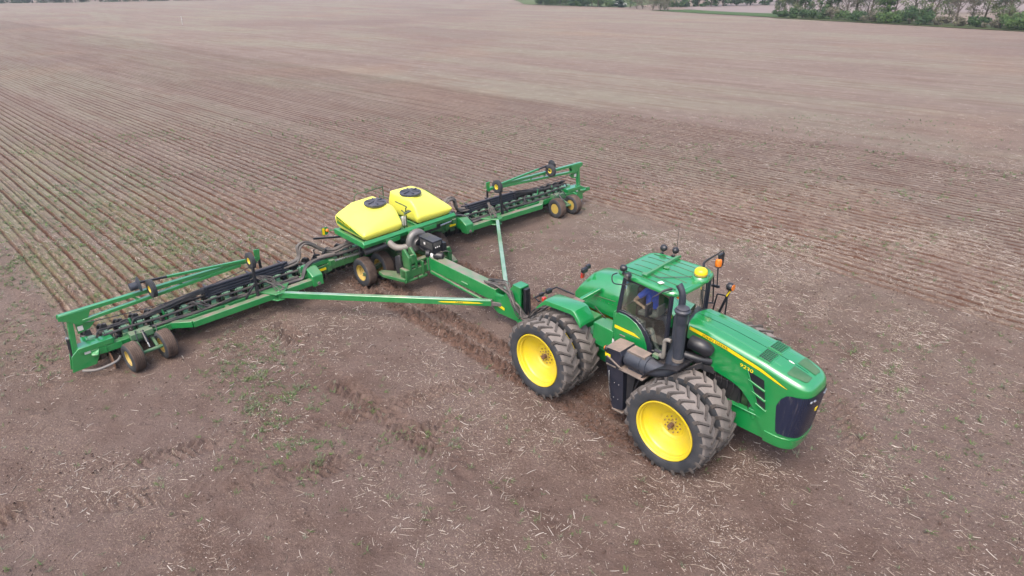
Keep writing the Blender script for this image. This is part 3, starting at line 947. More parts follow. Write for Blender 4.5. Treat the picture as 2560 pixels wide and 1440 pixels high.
# ---- front mudguards behind the front wheels, side boxes, intake and exhaust
for sg in (1, -1):
    mb = MB(); rows = []
    for i in range(15):
        a = math.radians(97 + i * 5.5)
        rows.append([(1.10 * math.cos(a), sg * q, 0.974 + 1.10 * math.sin(a)) for q in (0.66, 1.30)] +
                    [(1.13 * math.cos(a), sg * q, 0.974 + 1.13 * math.sin(a)) for q in (1.30, 0.66)])
    mb.grid(rows, close=True)
    mb.build('front_fender', M['black'], tractor, ang=40)
    mb = MB()
    prof = [(-1.87, 1.50), (-1.42, 1.50), (-1.36, 0.50), (-1.62, 0.42), (-1.72, 0.62)]
    mb.prism(prof, 'q', sg * 0.72, sg * 1.30, 0)
    mb.prism([(-1.36, 1.50), (-1.14, 1.50), (-1.20, 0.85), (-1.32, 0.52)], 'q', sg * 0.74, sg * 1.24, 1)
    mb.box(-1.64, -1.35, sg * 0.74, sg * 1.32, 0.40, 0.43, 2)
    mb.box(-1.86, -1.60, sg * 1.28, sg * 1.335, 1.49, 1.53, 2)
    for z in (0.72, 1.1):
        for s in (-1.62, -1.50):
            mb.cyl((s, sg * 1.30, z), (s, sg * 1.312, z), 0.014, 8, 3)
    mb.tube([(-1.78, sg * 1.31, 1.35), (-1.72, sg * 1.36, 1.0), (-1.66, sg * 1.33, 0.62)], 0.012, 6, 3)
    mb.build('fuel_tank', [M['navy'], M['black_dusty'], M['dustplate'], M['steel']], tractor, bevel=0.012)
mb = MB()
mb.prism([(-1.88, 1.53), (-1.50, 1.53), (-1.46, 1.86), (-1.52, 1.94), (-1.86, 1.91)], 'q', 0.84, 1.33, 0)
mb.prism([(-1.88, 1.915), (-1.50, 1.945), (-1.50, 1.957), (-1.88, 1.927)], 'q', 0.84, 1.35, 1)
mb.obox((-1.84, 1.345, 1.72), (-1.42, 1.345, 1.55), 0.03, 0.035, m=1)
mb.build('battery_box', [M['navy'], M['dustplate']], tractor, bevel=0.015)
mb = MB()
mb.box(-1.90, -1.885, 1.17, 1.33, 1.70, 1.78, 0)
mb.box(-1.885, -1.75, 1.332, 1.342, 1.70, 1.77, 0)
mb.build('reflector', M['yellow_decal'], tractor)
mb = MB()
mb.lathe([(0.0, -0.055), (0.045, -0.05), (0.065, -0.02), (0.07, 0.0)], 's', (-1.89, 1.30, 1.86), 16, 0)
mb.lathe([(0.072, -0.01), (0.074, 0.03), (0.06, 0.05), (0.0, 0.055)], 's', (-1.89, 1.30, 1.86), 16, 1)
mb.build('marker_lamp', [M['amber'], M['black']], tractor)
mb = MB()
mb.prism([(-1.50, 1.52), (-0.88, 1.52), (-0.88, 1.545), (-1.50, 1.545)], 'q', 1.02, 1.36, 0)
mb.build('step_plate', M['dustplate'], tractor, bevel=0.005)
mb = MB()   # horizontal air cleaner
mb.lathe([(0.0, -0.30), (0.12, -0.295), (0.185, -0.265), (0.20, -0.22), (0.208, -0.215), (0.208, -0.19), (0.20, -0.185), (0.20, 0.10), (0.212, 0.105),
          (0.212, 0.135), (0.20, 0.14), (0.198, 0.26), (0.208, 0.265), (0.208, 0.28), (0.185, 0.29), (0.17, 0.33)], 's', (-1.19, 1.10, 1.76), 28)
mb.tube([(-0.92, 1.10, 1.76), (-0.80, 1.11, 1.765), (-0.62, 1.11, 1.80), (-0.46, 1.08, 1.86), (-0.36, 1.03, 1.97), (-0.335, 1.0, 2.10)], [0.19, 0.175, 0.145, 0.12, 0.10, 0.095], 18, smooth=5)
mb.box(-1.36, -0.95, 0.98, 1.22, 1.55, 1.60)
air = mb.build('air_cleaner', M['muffler'], tractor)
mb = MB()
mb.prism([(-1.42, 1.958), (-0.98, 1.948), (-0.98, 1.972), (-1.42, 1.982)], 'q', 0.93, 1.20, 0)
mb.box(-1.43, -0.97, 1.19, 1.205, 1.90, 1.975, 0)
mb.build('cleaner_cover', M['dustplate'], air, bevel=0.006)
mb = MB()   # intake stack with its round cap
mb.cyl((-0.335, 1.0, 2.14), (-0.345, 1.0, 3.02), 0.108, 24, 0)
mb.lathe([(0.109, 0.0), (0.115, 0.01), (0.115, 0.03), (0.109, 0.04), (0.115, 0.05), (0.115, 0.07), (0.109, 0.08)], 'z', (-0.335, 1.0, 2.115), 24, 1)
mb.lathe([(0.118, 2.98), (0.124, 3.0), (0.124, 3.22)], 'z', (-0.345, 1.0, 0), 24, 0)
mb.lathe([(0.12, 3.20), (0.152, 3.225), (0.160, 3.245), (0.160, 3.275), (0.148, 3.285), (0.13, 3.30), (0.128, 3.33), (0.10, 3.345), (0.0, 3.35)], 'z', (-0.345, 1.0, 0), 28, 0)
mb.build('intake_stack', [M['muffler'], M['dustplate']], tractor, ang=40)
mb = MB()   # muffler with curved tail pipe behind it
mb.lathe([(0.20, 1.88), (0.195, 2.06), (0.175, 2.16), (0.135, 2.26), (0.125, 2.34), (0.125, 3.02), (0.115, 3.05), (0.075, 3.07)], 'z', (-0.46, 0.87, 0), 26, 0)
mb.tube([(-0.46, 0.87, 3.05), (-0.45, 0.88, 3.34), (-0.455, 0.885, 3.50), (-0.485, 0.885, 3.60), (-0.535, 0.885, 3.68), (-0.565, 0.885, 3.715)], [0.075, 0.072, 0.068, 0.066, 0.068, 0.072], 16, 0, smooth=5, cap=False)
mb.cyl((-0.545, 0.885, 3.695), (-0.548, 0.885, 3.698), 0.06, 14, 1)
for k in range(2):
    for i in range(16):
        a = 2 * math.pi * i / 16 + k * 0.2
        r = 0.186 if k == 0 else 0.160
        z = 2.12 if k == 0 else 2.195
        c = (-0.46 + r * math.cos(a), 0.87 + r * math.sin(a), z)
        mb.obox((c[0], c[1], c[2] - 0.022), (c[0], c[1], c[2] + 0.022), 0.018, 0.018, m=1)
mb.build('muffler', [M['muffler'], M['black']], tractor, ang=40)
mb = MB()
mb.tube([(-0.52, 1.02, 2.50), (-0.60, 1.02, 2.50), (-0.655, 1.02, 2.45), (-0.66, 1.02, 2.36), (-0.66, 1.02, 2.10), (-0.70, 1.00, 2.04), (-0.78, 0.95, 2.03)], 0.042, 12, 0, smooth=5)
mb.build('breather_pipe', M['duct'], tractor)
mb = MB()   # brackets and hoses between the stack and the hood
mb.tube([(-0.30, 0.62, 2.42), (-0.05, 0.60, 2.40), (0.05, 0.50, 2.3)], 0.15, 16, 0, smooth=4)
mb.tube([(-0.35, 0.75, 2.15), (-0.1, 0.62, 2.1), (0.1, 0.45, 2.05)], 0.09, 12, 0, smooth=4)
mb.obox((-0.62, 1.25, 1.58), (0.02, 0.62, 2.02), 0.05, 0.12, m=1)
mb.obox((-0.12, 0.66, 2.0), (0.22, 0.44, 1.86), 0.05, 0.14, m=1)
mb.box(-0.78, -0.25, 0.62, 1.0, 1.60, 1.90, 1)
mb.box(-1.35, -0.75, 0.55, 0.95, 1.45, 1.70, 1)
for t in (0.1, 0.35, 0.6, 0.85):
    c = Vector((-0.62, 1.25, 1.58)).lerp(Vector((0.02, 0.62, 2.02)), t)
    mb.lathe([(0.014, 0), (0.012, 0.01), (0, 0.011)], 'z', (c.x, c.y, c.z + 0.055), 8, 2)
mb.build('intake_bracket', [M['black'], M['black_dusty'], M['steel']], tractor, bevel=0.008)
mb = MB()
mb.box(-0.95, -0.80, 0.74, 0.98, 1.92, 2.0, 0)
mb.cyl((-0.98, 0.84, 2.0), (-0.78, 0.84, 2.0), 0.05, 10, 1)
mb.tube([(-0.8, .9, 2.0), (-0.7, 0.9, 2.1), (-0.62, .82, 2.0)], 0.02, 8, 1, smooth=4)
mb.build('filter_head', [M['green_pale'], M['black']], tractor, bevel=0.01)
# ---- cab
cab = None
mb = MB()
PAN = [(-2.14, 1.72), (-2.14, 2.38), (-2.10, 2.46), (-1.84, 2.47), (-1.70, 2.44), (-1.56, 2.37), (-1.43, 2.26), (-1.33, 2.12), (-1.26, 1.96), (-1.225, 1.80), (-1.22, 1.72)]
for sg in (1, -1):
    mb.prism(PAN, 'q', sg * 0.68, sg * 0.755, 0)
mb.prism([(-2.26, 1.75), (-2.22, 2.40), (-2.12, 2.47), (-2.12, 1.75)], 'q', -0.70, 0.70, 0)
cab = mb.build('cab', M['green_hood'], tractor, bevel=0.025, seg=3)
for sg in (1, -1):
    mb = MB(); mb.add([(-2.12, sg * .758, 2.135), (-1.60, sg * .758, 2.125), (-1.43, sg * .758, 2.055), (-2.12, sg * .758, 2.055)], [(0, 1, 2, 3)]); mb.build('cab_stripe', M['yellow_decal'], cab)
mb = MB()
mb.box(-2.15, -0.78, -0.70, 0.70, 1.66, 1.76, 0)
mb.box(-0.84, -0.70, -0.70, 0.70, 1.66, 2.30, 0)
mb.box(-0.72, -0.55, -0.48, 0.48, 2.0, 2.62, 0)
mb.build('cab_floor', M['black'], cab, bevel=0.01)
CUR = [(-2.07, 2.47), (-1.84, 2.47), (-1.70, 2.44), (-1.56, 2.37), (-1.43, 2.26), (-1.33, 2.12), (-1.26, 1.96), (-1.225, 1.80)]
mb = MB()
for sg in (1, -1):
    mb.obox((-2.075, sg * 0.725, 2.44), (-1.985, sg * 0.675, 3.31), 0.075, 0.085)
    mb.obox((-0.815, sg * 0.725, 1.80), (-0.79, sg * 0.70, 3.36), 0.07, 0.06)
    mb.obox((-0.86, sg * 0.728, 1.88), (-0.835, sg * 0.705, 3.33), 0.03, 0.03)
    mb.obox((-1.99, sg * 0.69, 3.275), (-0.80, sg * 0.70, 3.335), 0.05, 0.07)
    # wide black seal that follows the curved lower edge of the door glass
    inner = [(a + 0.11, c + 0.03) if i > 1 else (a, c + 0.045) for i, (a, c) in enumerate(CUR)]
    n = len(CUR)
    for i in range(n - 1):
        mb.prism([CUR[i], CUR[i + 1], inner[i + 1], inner[i]], 'q', sg * 0.722, sg * 0.757)
    mb.box(-1.24, -0.80, sg * 0.70, sg * 0.75, 1.80, 1.90)
for r0, r1 in ((-0.70, 0.70),):
    mb.obox((-1.99, r0, 3.29), (-1.99, r1, 3.29), 0.06, 0.06)
    mb.obox((-0.79, r0, 3.335), (-0.79, r1, 3.335), 0.06, 0.06)
mb.obox((-0.72, -0.46, 2.32), (-0.71, -0.46, 3.33), 0.022, 0.03)
mb.build('cab_frame', M['navy'], cab, bevel=0.008)
mb = MB()
for sg in (1, -1):
    pts = [(-2.06, 2.47)] + [(a + 0.10, c + 0.03) for a, c in CUR[2:]] + [(-0.83, 1.90), (-0.80, 3.33), (-1.985, 3.27)]
    mb.add([(a, sg * (0.722 - 0.03 * (c - 2) / 1.3), c) for a, c in pts], [tuple(range(len(pts)))])
    mb.build('side_glass', M['glass'], cab); mb = MB()
rows = []
for i in range(13):
    r = -0.69 + 1.38 * i / 12
    bow = 0.12 * (1 - (r / 0.70) ** 2)
    rows.append([(-0.80 + bow, r, 2.20), (-0.80 + bow * 0.9, r, 2.8), (-0.80 + bow * 0.6, r, 3.34)])
mb.grid(rows); mb.build('windshield', M['glass'], cab)
mb = MB()
mb.add([(-2.10, -0.66, 2.46), (-2.10, 0.66, 2.46), (-2.0, 0.66, 3.28), (-2.0, -0.66, 3.28)], [(0, 1, 2, 3)])
mb.build('rear_glass', M['glass'], cab)
# roof
def roof_plan(i, n, ins=0.0):
    a = 2 * math.pi * i / n
    c, s_ = math.cos(a), math.sin(a)
    e = 0.30
    u = math.copysign(abs(c) ** e, c); v = math.copysign(abs(s_) ** e, s_)
    s = -1.475 + (0.80 - ins) * u
    w = np.interp(s, [-2.28, -0.62], [0.70, 0.80]) - ins
    r = w * v
    if s > -1.4: s += 0.075 * (1 - (r / 0.8) ** 2) * (s + 1.4) / 0.75
    return s, r
mb = MB(); rows = []
for ins, z in ((0.10, 3.29), (0.03, 3.285), (0.0, 3.315), (0.0, 3.355), (0.02, 3.39), (0.055, 3.408), (0.07, 3.402), (0.10, 3.405), (0.3, 3.425), (0.6, 3.435), (0.785, 3.436)):
    rows.append([(*roof_plan(i, 96, ins), z) for i in range(96)])
mb.grid(rows, close=True)
mb.add(rows[-1][::-1], [tuple(range(96))]); mb.add(rows[0], [tuple(range(96))])
roof = mb.build('roof', M['green'], cab, ang=38)
mb = MB()
for r in (-0.52, -0.30, -0.06, 0.20, 0.44, 0.60):
    mb = MB(); pts = []
    for i in range(14):
        s = -2.12 + 1.32 * i / 13
        d = min(0.78 - abs(r), s + 2.28, -0.62 - s)
        pts.append((s, r, float(np.interp(d, [0.07, 0.10, 0.30, 0.60, 0.785], [3.402, 3.405, 3.425, 3.435, 3.436]))))
    mb.tube(pts, 0.008, 6)
    mb.build('roof_rib', M['green_dark'], roof)
mb = MB()
mb.obox((-1.61, -0.74, 3.445), (-1.57, 0.56, 3.445), 0.10, 0.03)
mb.obox((-1.57, -0.74, 3.47), (-1.53, 0.56, 3.47), 0.014, 0.05)
mb.obox((-1.62, 0.44, 3.455), (-1.60, 0.56, 3.455), 0.15, 0.012)
mb.obox((-1.50, -0.12, 3.455), (-1.45, -0.02, 3.455), 0.12, 0.02)
mb.build('roof_bracket', M['green_dusty'], roof, bevel=0.004)
mb = MB(); mb.obox((-1.21, 0.57, 3.434), (-1.12, 0.60, 3.434), 0.11, 0.012); mb.build('roof_label', M['white'], roof)
mb = MB(); mb.tube([(-1.55, 0.40, 3.45), (-1.3, 0.42, 3.447), (-1.15, 0.25, 3.45), (-0.95, 0.05, 3.45), (-0.82, -0.14, 3.46)], 0.008, 6, smooth=5)
mb.tube([(-0.85, -0.33, 3.45), (-0.78, -0.5, 3.45), (-0.85, -0.66, 3.44), (-0.95, -0.70, 3.43)], 0.008, 6, smooth=5)
mb.build('roof_cable', M['green_dark'], roof)
mb = MB()   # satellite receiver
mb.lathe([(0.20, 3.38), (0.19, 3.44), (0.165, 3.475), (0.0, 3.48)], 'z', (-0.735, -0.20, 0), 8, 1)
mb.lathe([(0.128, 3.48), (0.138, 3.50), (0.138, 3.525), (0.132, 3.53)], 'z', (-0.735, -0.20, 0), 28, 2)
mb.lathe([(0.138, 3.53), (0.138, 3.56), (0.125, 3.60), (0.095, 3.628), (0.05, 3.64), (0.0, 3.642)], 'z', (-0.735, -0.20, 0), 28, 0)
mb.build('receiver_dome', [M['yellow_decal'], M['green'], M['yellow_dirty']], tractor, ang=40)
# work lamps on the roof corners
def lamp(pos, d, r=0.075, name='work_lamp', stem=None, par=None):
    mb = MB()
    d = Vector(d).normalized(); p = Vector(pos)
    for (rad, off) in ():
        pass
    prof = [(0.3, -0.085), (0.75, -0.06), (1.0, -0.01), (1.0, 0.035), (0.93, 0.045)]
    pts = [p + d * h for _, h in prof]
    mb.tube(pts, [r * q for q, _ in prof], 18, 0)
    mb.tube([p + d * 0.04, p + d * 0.048], r * 0.88, 18, 1)
    if stem:
        mb.cyl(stem, pos, 0.016, 8, 0)
        mb.box(stem[0] - .03, stem[0] + .03, stem[1] - .03, stem[1] + .03, stem[2] - 0.02, stem[2] + 0.02, 0)
    return mb.build(name, [M['black'], M['steel_dull']], par or tractor, ang=40)
lamp((-2.02, 0.72, 3.52), (-1, 0.1, -0.15), stem=(-2.0, 0.72, 3.40))
lamp((-1.80, 0.85, 3.46), (-0.25, 1, -0.3), stem=(-1.80, 0.80, 3.36))
lamp((-2.05, -0.78, 3.50), (-1, -0.1, -0.15), stem=(-2.05, -0.72, 3.38))
lamp((-1.82, -0.90, 3.47), (-0.25, -1, -0.3), stem=(-1.82, -0.82, 3.36))
mb = MB()
for sg in (1, -1):
    mb = MB()
    mb.tube([(-2.2, sg * 0.68, 3.33), (-2.3, sg * 0.72, 3.25), (-2.2, sg * 0.80, 3.14), (-1.95, sg * 0.84, 3.20), (-1.75, sg * 0.80, 3.27)], 0.013, 7, smooth=5)
    mb.build('roof_rail', M['black'], cab)
mb = MB(); mb.tube([(-1.82, -0.95, 3.4), (-1.82, -0.95, 4.1)], [0.008, 0.003], 6)
mb.build('antenna', M['black'], tractor)
# mirrors
mb = MB()
mb.tube([(-0.82, 0.70, 3.46), (-0.90, 0.84, 3.44), (-0.98, 0.96, 3.36), (-1.05, 1.02, 3.28), (-1.06, 1.03, 3.02)], [0.028, 0.026, 0.012, 0.009, 0.009], 8, 0, smooth=3)
mb.obox((-1.10, 1.03, 2.87), (-1.10, 1.03, 3.15), 0.20, 0.05, up=(1, 0, 0), m=0)
mb.obox((-1.128, 1.03, 2.89), (-1.128, 1.03, 3.13), 0.175, 0.008, up=(1, 0, 0), m=1)
mb.box(-1.08, -1.05, 1.0, 1.06, 2.98, 3.04, 0)
mb.build('mirror', [M['black_dusty'], M['steel']], tractor, bevel=0.018, seg=3)
mb = MB()
mb.tube([(-0.98, -0.74, 3.40), (-1.05, -0.86, 3.46), (-0.85, -0.98, 3.66), (-0.74, -1.02, 3.77), (-0.74, -1.03, 3.60)], [0.03, 0.026, 0.016, 0.01, 0.008], 8, 0, smooth=3)
mb.obox((-0.80, -1.08, 3.36), (-0.80, -1.08, 3.66), 0.19, 0.05, up=(1, 0, 0), m=0)
mb.build('mirror', [M['black'], M['steel']], tractor, bevel=0.015)
# left-hand rails, beacon and turn lamp
mb = MB()
mb.tube([(-0.80, -0.74, 3.20), (-0.86, -0.92, 3.18), (-0.87, -1.0, 3.06), (-0.81, -1.0, 2.56), (-0.86, -1.0, 2.48), (-1.0, -0.96, 2.46), (-0.98, -0.76, 2.6)], 0.017, 8, smooth=4)
mb.obox((-0.89, -1.0, 2.90), (-0.70, -1.0, 2.93), 0.04, 0.05)
mb.build('grab_rail', M['black'], cab)
mb = MB()
mb.tube([(-0.86, -1.0, 1.75), (-0.80, -1.0, 2.16), (-0.735, -1.0, 2.68), (-0.70, -1.0, 2.75), (-0.52, -1.0, 2.77), (-0.485, -1.0, 2.70), (-0.48, -1.0, 2.19), (-0.48, -1.0, 1.75)], 0.018, 8, smooth=3)
mb.tube([(-0.77, -1.0, 2.5), (-0.90, -0.9, 2.5), (-0.98, -0.76, 2.5)], 0.014, 8)
mb.build('ladder_rail', M['black'], tractor)
for z in (1.0, 1.35, 1.7):
    mb = MB(); mb.box(-0.95, -0.45, -1.25, -0.85, z - 0.015, z + 0.015); mb.build('step', M['black'], tractor)
mb = MB()
mb.cyl((-0.755, -1.0, 2.88), (-0.80, -1.0, 3.40), 0.014, 8, 1)
mb.lathe([(0.05, 3.37), (0.075, 3.38), (0.075, 3.40)], 'z', (-0.80, -1.0, 0), 20, 1)
mb.lathe([(0.070, 3.40), (0.075, 3.44), (0.075, 3.50), (0.062, 3.545), (0.03, 3.565), (0.0, 3.57)], 'z', (-0.80, -1.0, 0), 20, 0)
mb.build('beacon', [M['amber'], M['black']], tractor, ang=40)
mb = MB()
mb.obox((-0.72, -1.0, 2.0), (-0.445, -1.0, 2.94), 0.035, 0.05, up=(1, 0, 0), m=1)
mb.obox((-0.50, -0.985, 2.78), (-0.42, -0.985, 2.95), 0.02, 0.03, up=(1, 0, 0), m=2)
mb.tube([(-0.53, -1.0, 3.02), (-0.50, -1.0, 3.02), (-0.45, -1.0, 3.02), (-0.40, -1.0, 3.02), (-0.385, -1.0, 3.02)], [0.05, 0.085, 0.09, 0.085, 0.07], 18, 1)
mb.tube([(-0.385, -1.0, 3.02), (-0.372, -1.0, 3.02)], 0.072, 18, 0)
mb.build('turn_lamp', [M['amber'], M['black'], M['yellow_decal']], tractor, ang=40)
mb = MB(); mb.tube([(-0.74, .60, 3.27), (-0.70, .62, 3.27)], 0.03, 10); mb.build('marker_lamp', M['amber'], tractor)
# inside the cab
mb = MB()
mb.box(-1.95, -1.45, -0.26, 0.26, 2.05, 2.24, 0)
mb.hull([(-1.98, r, z) for r in (-.24, .24) for z in (2.2, 2.92)] + [(-1.84, r * .9, z) for r in (-.24, .24) for z in (2.24, 2.86)])
mb.box(-1.85, -1.55, -0.16, 0.16, 1.76, 2.05, 0)
mb.build('seat', M['seat'], cab, bevel=0.04, seg=3)
mb = MB()
mb.hull([(-1.75, .30, 2.40), (-1.75, .46, 2.40), (-1.25, .28, 2.52), (-1.25, .46, 2.52), (-1.75, .30, 2.5), (-1.75, .46, 2.5), (-1.22, .28, 2.60), (-1.22, .46, 2.60)])
mb.box(-1.24, -1.20, 0.26, 0.52, 2.58, 2.82)
mb.box(-1.95, -1.5, 0.48, 0.68, 1.76, 2.36)
mb.tube([(-1.55, .40, 2.05), (-1.35, .48, 2.2), (-1.2, .52, 1.95), (-1.1, .5, 1.78)], 0.05, 8, smooth=4)
mb.build('console', M['trim'], cab, bevel=0.015)
mb = MB()
mb.tube([(-0.95, 0, 1.78), (-1.05, 0, 2.3), (-1.16, 0, 2.56)], [0.06, 0.05, 0.035], 10)
ring = []
for i in range(25):
    a = 2 * math.pi * i / 24
    ring.append((-1.18 + 0.11 * math.sin(a), 0.19 * math.cos(a), 2.58 + 0.155 * math.sin(a)))
mb.tube(ring, 0.016, 8)
for a in (0.5, 2.6, 4.7):
    mb.cyl((-1.17, 0, 2.56), (-1.18 + 0.11 * math.sin(a), 0.19 * math.cos(a), 2.58 + 0.155 * math.sin(a)), 0.012, 6)
mb.build('steering_wheel', M['black'], cab)

# ---- rear half
mb = MB()
prof = [(-2.20, 2.17), (-1.25, 2.27), (-1.00, 2.03)]
def fender(sg, q0, q1):
    mb = MB(); rows = []
    for s, z, lip in ((-2.42, 1.90, .05), (-2.36, 1.97, .09), (-2.16, 2.17, .13), (-2.08, 2.215, .14), (-1.30, 2.285, .14), (-1.20, 2.26, .14), (-1.02, 2.06, .13), (-0.99, 1.99, .08)):
        rows.append([B2((s, sg * q0, z - 0.02)), B2((s, sg * (q0 + .06), z)), B2((s, sg * (q1 - .07), z)), B2((s, sg * (q1 - .01), z - .03)), B2((s, sg * q1, z - lip)),
                     B2((s, sg * (q1 - .02), z - lip)), B2((s, sg * (q1 - .06), z - .05)), B2((s, sg * q0, z - .045))])
    mb.grid(rows, close=True)
    mb.add(rows[0], [tuple(range(8))]); mb.add(rows[-1], [tuple(range(8))])
    return mb
rear(fender(1, 0.70, 1.17).build('rear_fender', M['green'], tractor, bevel=0.012, ang=30))
mb = MB(); rows = []      # large rounded fuel tank over the left rear wheels
for s, zt_, zc, zb in ((-2.62, 1.72, 1.66, 1.55), (-2.52, 1.95, 1.78, 1.48), (-2.30, 2.20, 1.84, 1.42), (-2.12, 2.29, 1.87, 1.40), (-1.45, 2.38, 1.90, 1.40), (-1.22, 2.37, 1.89, 1.40), (-1.05, 2.22, 1.86, 1.40), (-1.0, 1.95, 1.80, 1.42)):
    rows.append([B2(p) for p in ((s, -0.42, zb), (s, -0.42, zc), (s, -0.50, zc + (zt_ - zc) * .42), (s, -0.66, zt_ - .03), (s, -0.76, zt_), (s, -1.10, zt_), (s, -1.22, zt_ - .06), (s, -1.25, zc), (s, -1.25, zb))])
mb.grid(rows, close=True)
mb.add(rows[0], [tuple(range(9))]); mb.add(rows[-1], [tuple(range(9))])
rear(mb.build('rear_tank', M['green'], tractor, bevel=0.02, seg=3, ang=40))
mb = MB()
mb.tube([B2((-2.2, -0.415, 1.78)), B2((-1.3, -0.413, 1.885))], 0.006, 6, 0)
for i in range(8):
    c = B2((-2.15 + i * 0.13, -0.415, 1.70 + i * 0.012)); mb.cyl(c, (c[0], c[1] + .012, c[2]), 0.009, 6, 0)
rear(mb.build('tank_trim', M['dustplate'], tractor))
mb = MB()
for sg in (1, -1):
    mb.box(-2.35, -0.15 - 1.75 + 1.75, sg * 0.28, sg * 0.40, 0.75, 1.32, 0)
mb.v = [B2(p) for p in mb.v]
b = len(mb.v)
m2 = MB()
m2.box(-2.35, -0.2, -0.40, 0.40, 0.75, 0.85, 0)
m2.box(-1.45, -0.35, -0.34, 0.52, 1.30, 1.42, 0)
m2.box(-0.9, -0.40, -0.55, 0.62, 1.20, 1.36, 0)
m2.box(-2.3, -1.6, -0.30, 0.30, 1.20, 1.45, 0)
m2.box(-2.42, -2.32, -0.46, 0.46, 0.60, 1.45, 0)
m2.prism([(-2.35, 0.45), (-3.05, 0.50), (-3.05, 0.58), (-2.35, 0.66)], 'q', -0.10, 0.10, 0)
m2.box(-0.30, 0.06, -0.16, 0.16, 0.7, 1.35, 0)
m2.cyl((-0.0, 0, 0.6), (0.0, 0, 1.5), 0.11, 18, 0)
m2.box(-1.0, -0.42, 0.40, 0.72, 1.36, 1.90, 0)
mb.add([B2(p) for p in m2.v], m2.f, 0)
rear(mb.build('rear_chassis', M['green_dusty'], tractor, bevel=0.015))
mb = MB()
mb.obox(B2((-2.05, 0.0, 1.80)), B2((-1.80, -0.42, 2.04)), 0.11, 0.07, m=0)
mb.obox(B2((-2.05, 0.0, 1.80)), B2((-2.1, 0.42, 1.80)), 0.10, 0.05, m=0)
mb.box(B2((-2.2, 0, 0))[0], B2((-1.9, 0, 0))[0], 0.0, 0.26, 1.80, 1.83, 1)
mb.obox(B2((-2.05, 0.1, 1.2)), B2((-2.05, 0.1, 1.8)), 0.12, 0.12, m=0)
rear(mb.build('crossbar', [M['green'], M['dustplate']], tractor, bevel=0.008))
mb = MB()
for dz in (0.0, 0.06):
    mb.tube([B2((-0.9, 0.55, 1.36 + dz)), B2((-0.6, 0.60, 1.50 + dz)), B2((-0.3, 0.62, 1.60 + dz)), B2((-0.05, 0.60, 1.45 + dz))], 0.045, 10, 0, smooth=4)
mb.tube([B2((-0.75, 0.30, 1.42)), B2((-0.5, 0.50, 1.75)), B2((-0.25, 0.66, 1.55)), B2((-0.12, 0.70, 1.30)), B2((-0.2, 0.66, 1.1))], 0.018, 8, 0, smooth=5)
mb.tube([B2((-0.9, 0.35, 1.42)), B2((-0.55, 0.56, 1.62)), B2((-0.3, 0.70, 1.42)), B2((-0.15, 0.68, 1.25)), B2((-0.1, 0.6, 1.6))], 0.014, 8, 0, smooth=5)
mb.tube([B2((-1.9, -0.36, 1.55)), B2((-1.5, -0.34, 1.38)), B2((-1.1, -0.30, 1.45)), B2((-0.7, 0.1, 1.52)), B2((-0.4, 0.3, 1.6))], 0.012, 8, 0, smooth=5)
rear(mb.build('hydraulic_hose', M['hose'], tractor))
mb = MB(); mb.box(B2((-0.2, 0, 0))[0], B2((-0.05, 0, 0))[0], 0.44, 0.78, 1.93, 1.95); rear(mb.build('deck_plate', M['dustplate'], tractor, bevel=0.005))
mb = MB(); mb.box(B2((-0.42, 0, 0))[0], B2((-0.36, 0, 0))[0], 0.722, 0.732, 1.62, 1.72); rear(mb.build('warning_label', M['white'], tractor))
# rear lamp bars on the fender and tank
mb = MB()
mb.tube([B2((-2.50, 0.98, 1.94)), B2((-2.68, 0.95, 1.96)), B2((-2.68, 0.20, 1.98)), B2((-2.13, 0.15, 1.97))], 0.02, 8)
rear(mb.build('lamp_bar', M['black'], tractor))
def bl(pos, size):
    mb = MB(); p = B2(pos)
    mb.box(p[0] - size * .6, p[0] + size * .6, p[1] - size, p[1] + size, p[2] - size * .7, p[2] + size * .7)
    return rear(mb.build('rear_lamp', M['black'], tractor, bevel=size * .35, seg=3))
bl((-2.60, 0.55, 2.03), 0.085); bl((-2.66, 0.74, 1.98), 0.06)
bl((-2.42, -0.52, 2.30), 0.09); bl((-2.46, -0.70, 2.33), 0.075)
mb = MB(); p = B2((-2.45, 0.86, 1.98)); mb.box(p[0] - .03, p[0] + .03, p[1] - .05, p[1] + .05, p[2] - .05, p[2] + .05)
rear(mb.build('tail_lamp', M['red'], tractor, bevel=0.01)); mb = MB()
p = B2((-2.50, -0.55, 2.12)); mb.box(p[0] - .03, p[0] + .03, p[1] - .05, p[1] + .05, p[2] - .07, p[2] + .07)
rear(mb.build('tail_lamp', M['red'], tractor, bevel=0.01))

# ---- the driver
def skin_body(name, chains, mat, parent=None, sub=2):
    verts = []; edges = []; radii = []; idx = {}
    for ch in chains:
        last = None
        for p, r in ch:
            key = tuple(round(c, 4) for c in p)
            if key not in idx:
                idx[key] = len(verts); verts.append((p[0], -p[1], p[2])); radii.append(r)
            i = idx[key]
            if last is not None and last != i: edges.append((last, i))
            last = i
    me = bpy.data.meshes.new(name)
    me.from_pydata(verts, edges, [])
    o = put(name, me, parent)
    md = o.modifiers.new('skin', 'SKIN'); md.use_smooth_shade = True
    for i, r in enumerate(radii):
        sv = me.skin_vertices[0].data[i]
        rr = r if isinstance(r, tuple) else (r, r)
        sv.radius = rr; sv.use_root = (i == 0)
    ss = o.modifiers.new('sub', 'SUBSURF'); ss.levels = sub; ss.render_levels = sub
    me.materials.append(mat)
    return o
pel, waist, chest, neck0, neck1, head0, head1 = ((-1.68, 0, 2.34), .125), ((-1.71, 0, 2.50), .125), ((-1.76, 0, 2.76), .145), ((-1.77, 0, 2.93), .062), ((-1.76, 0, 3.00), .055), ((-1.73, 0, 3.08), .085), ((-1.74, 0, 3.19), .075)
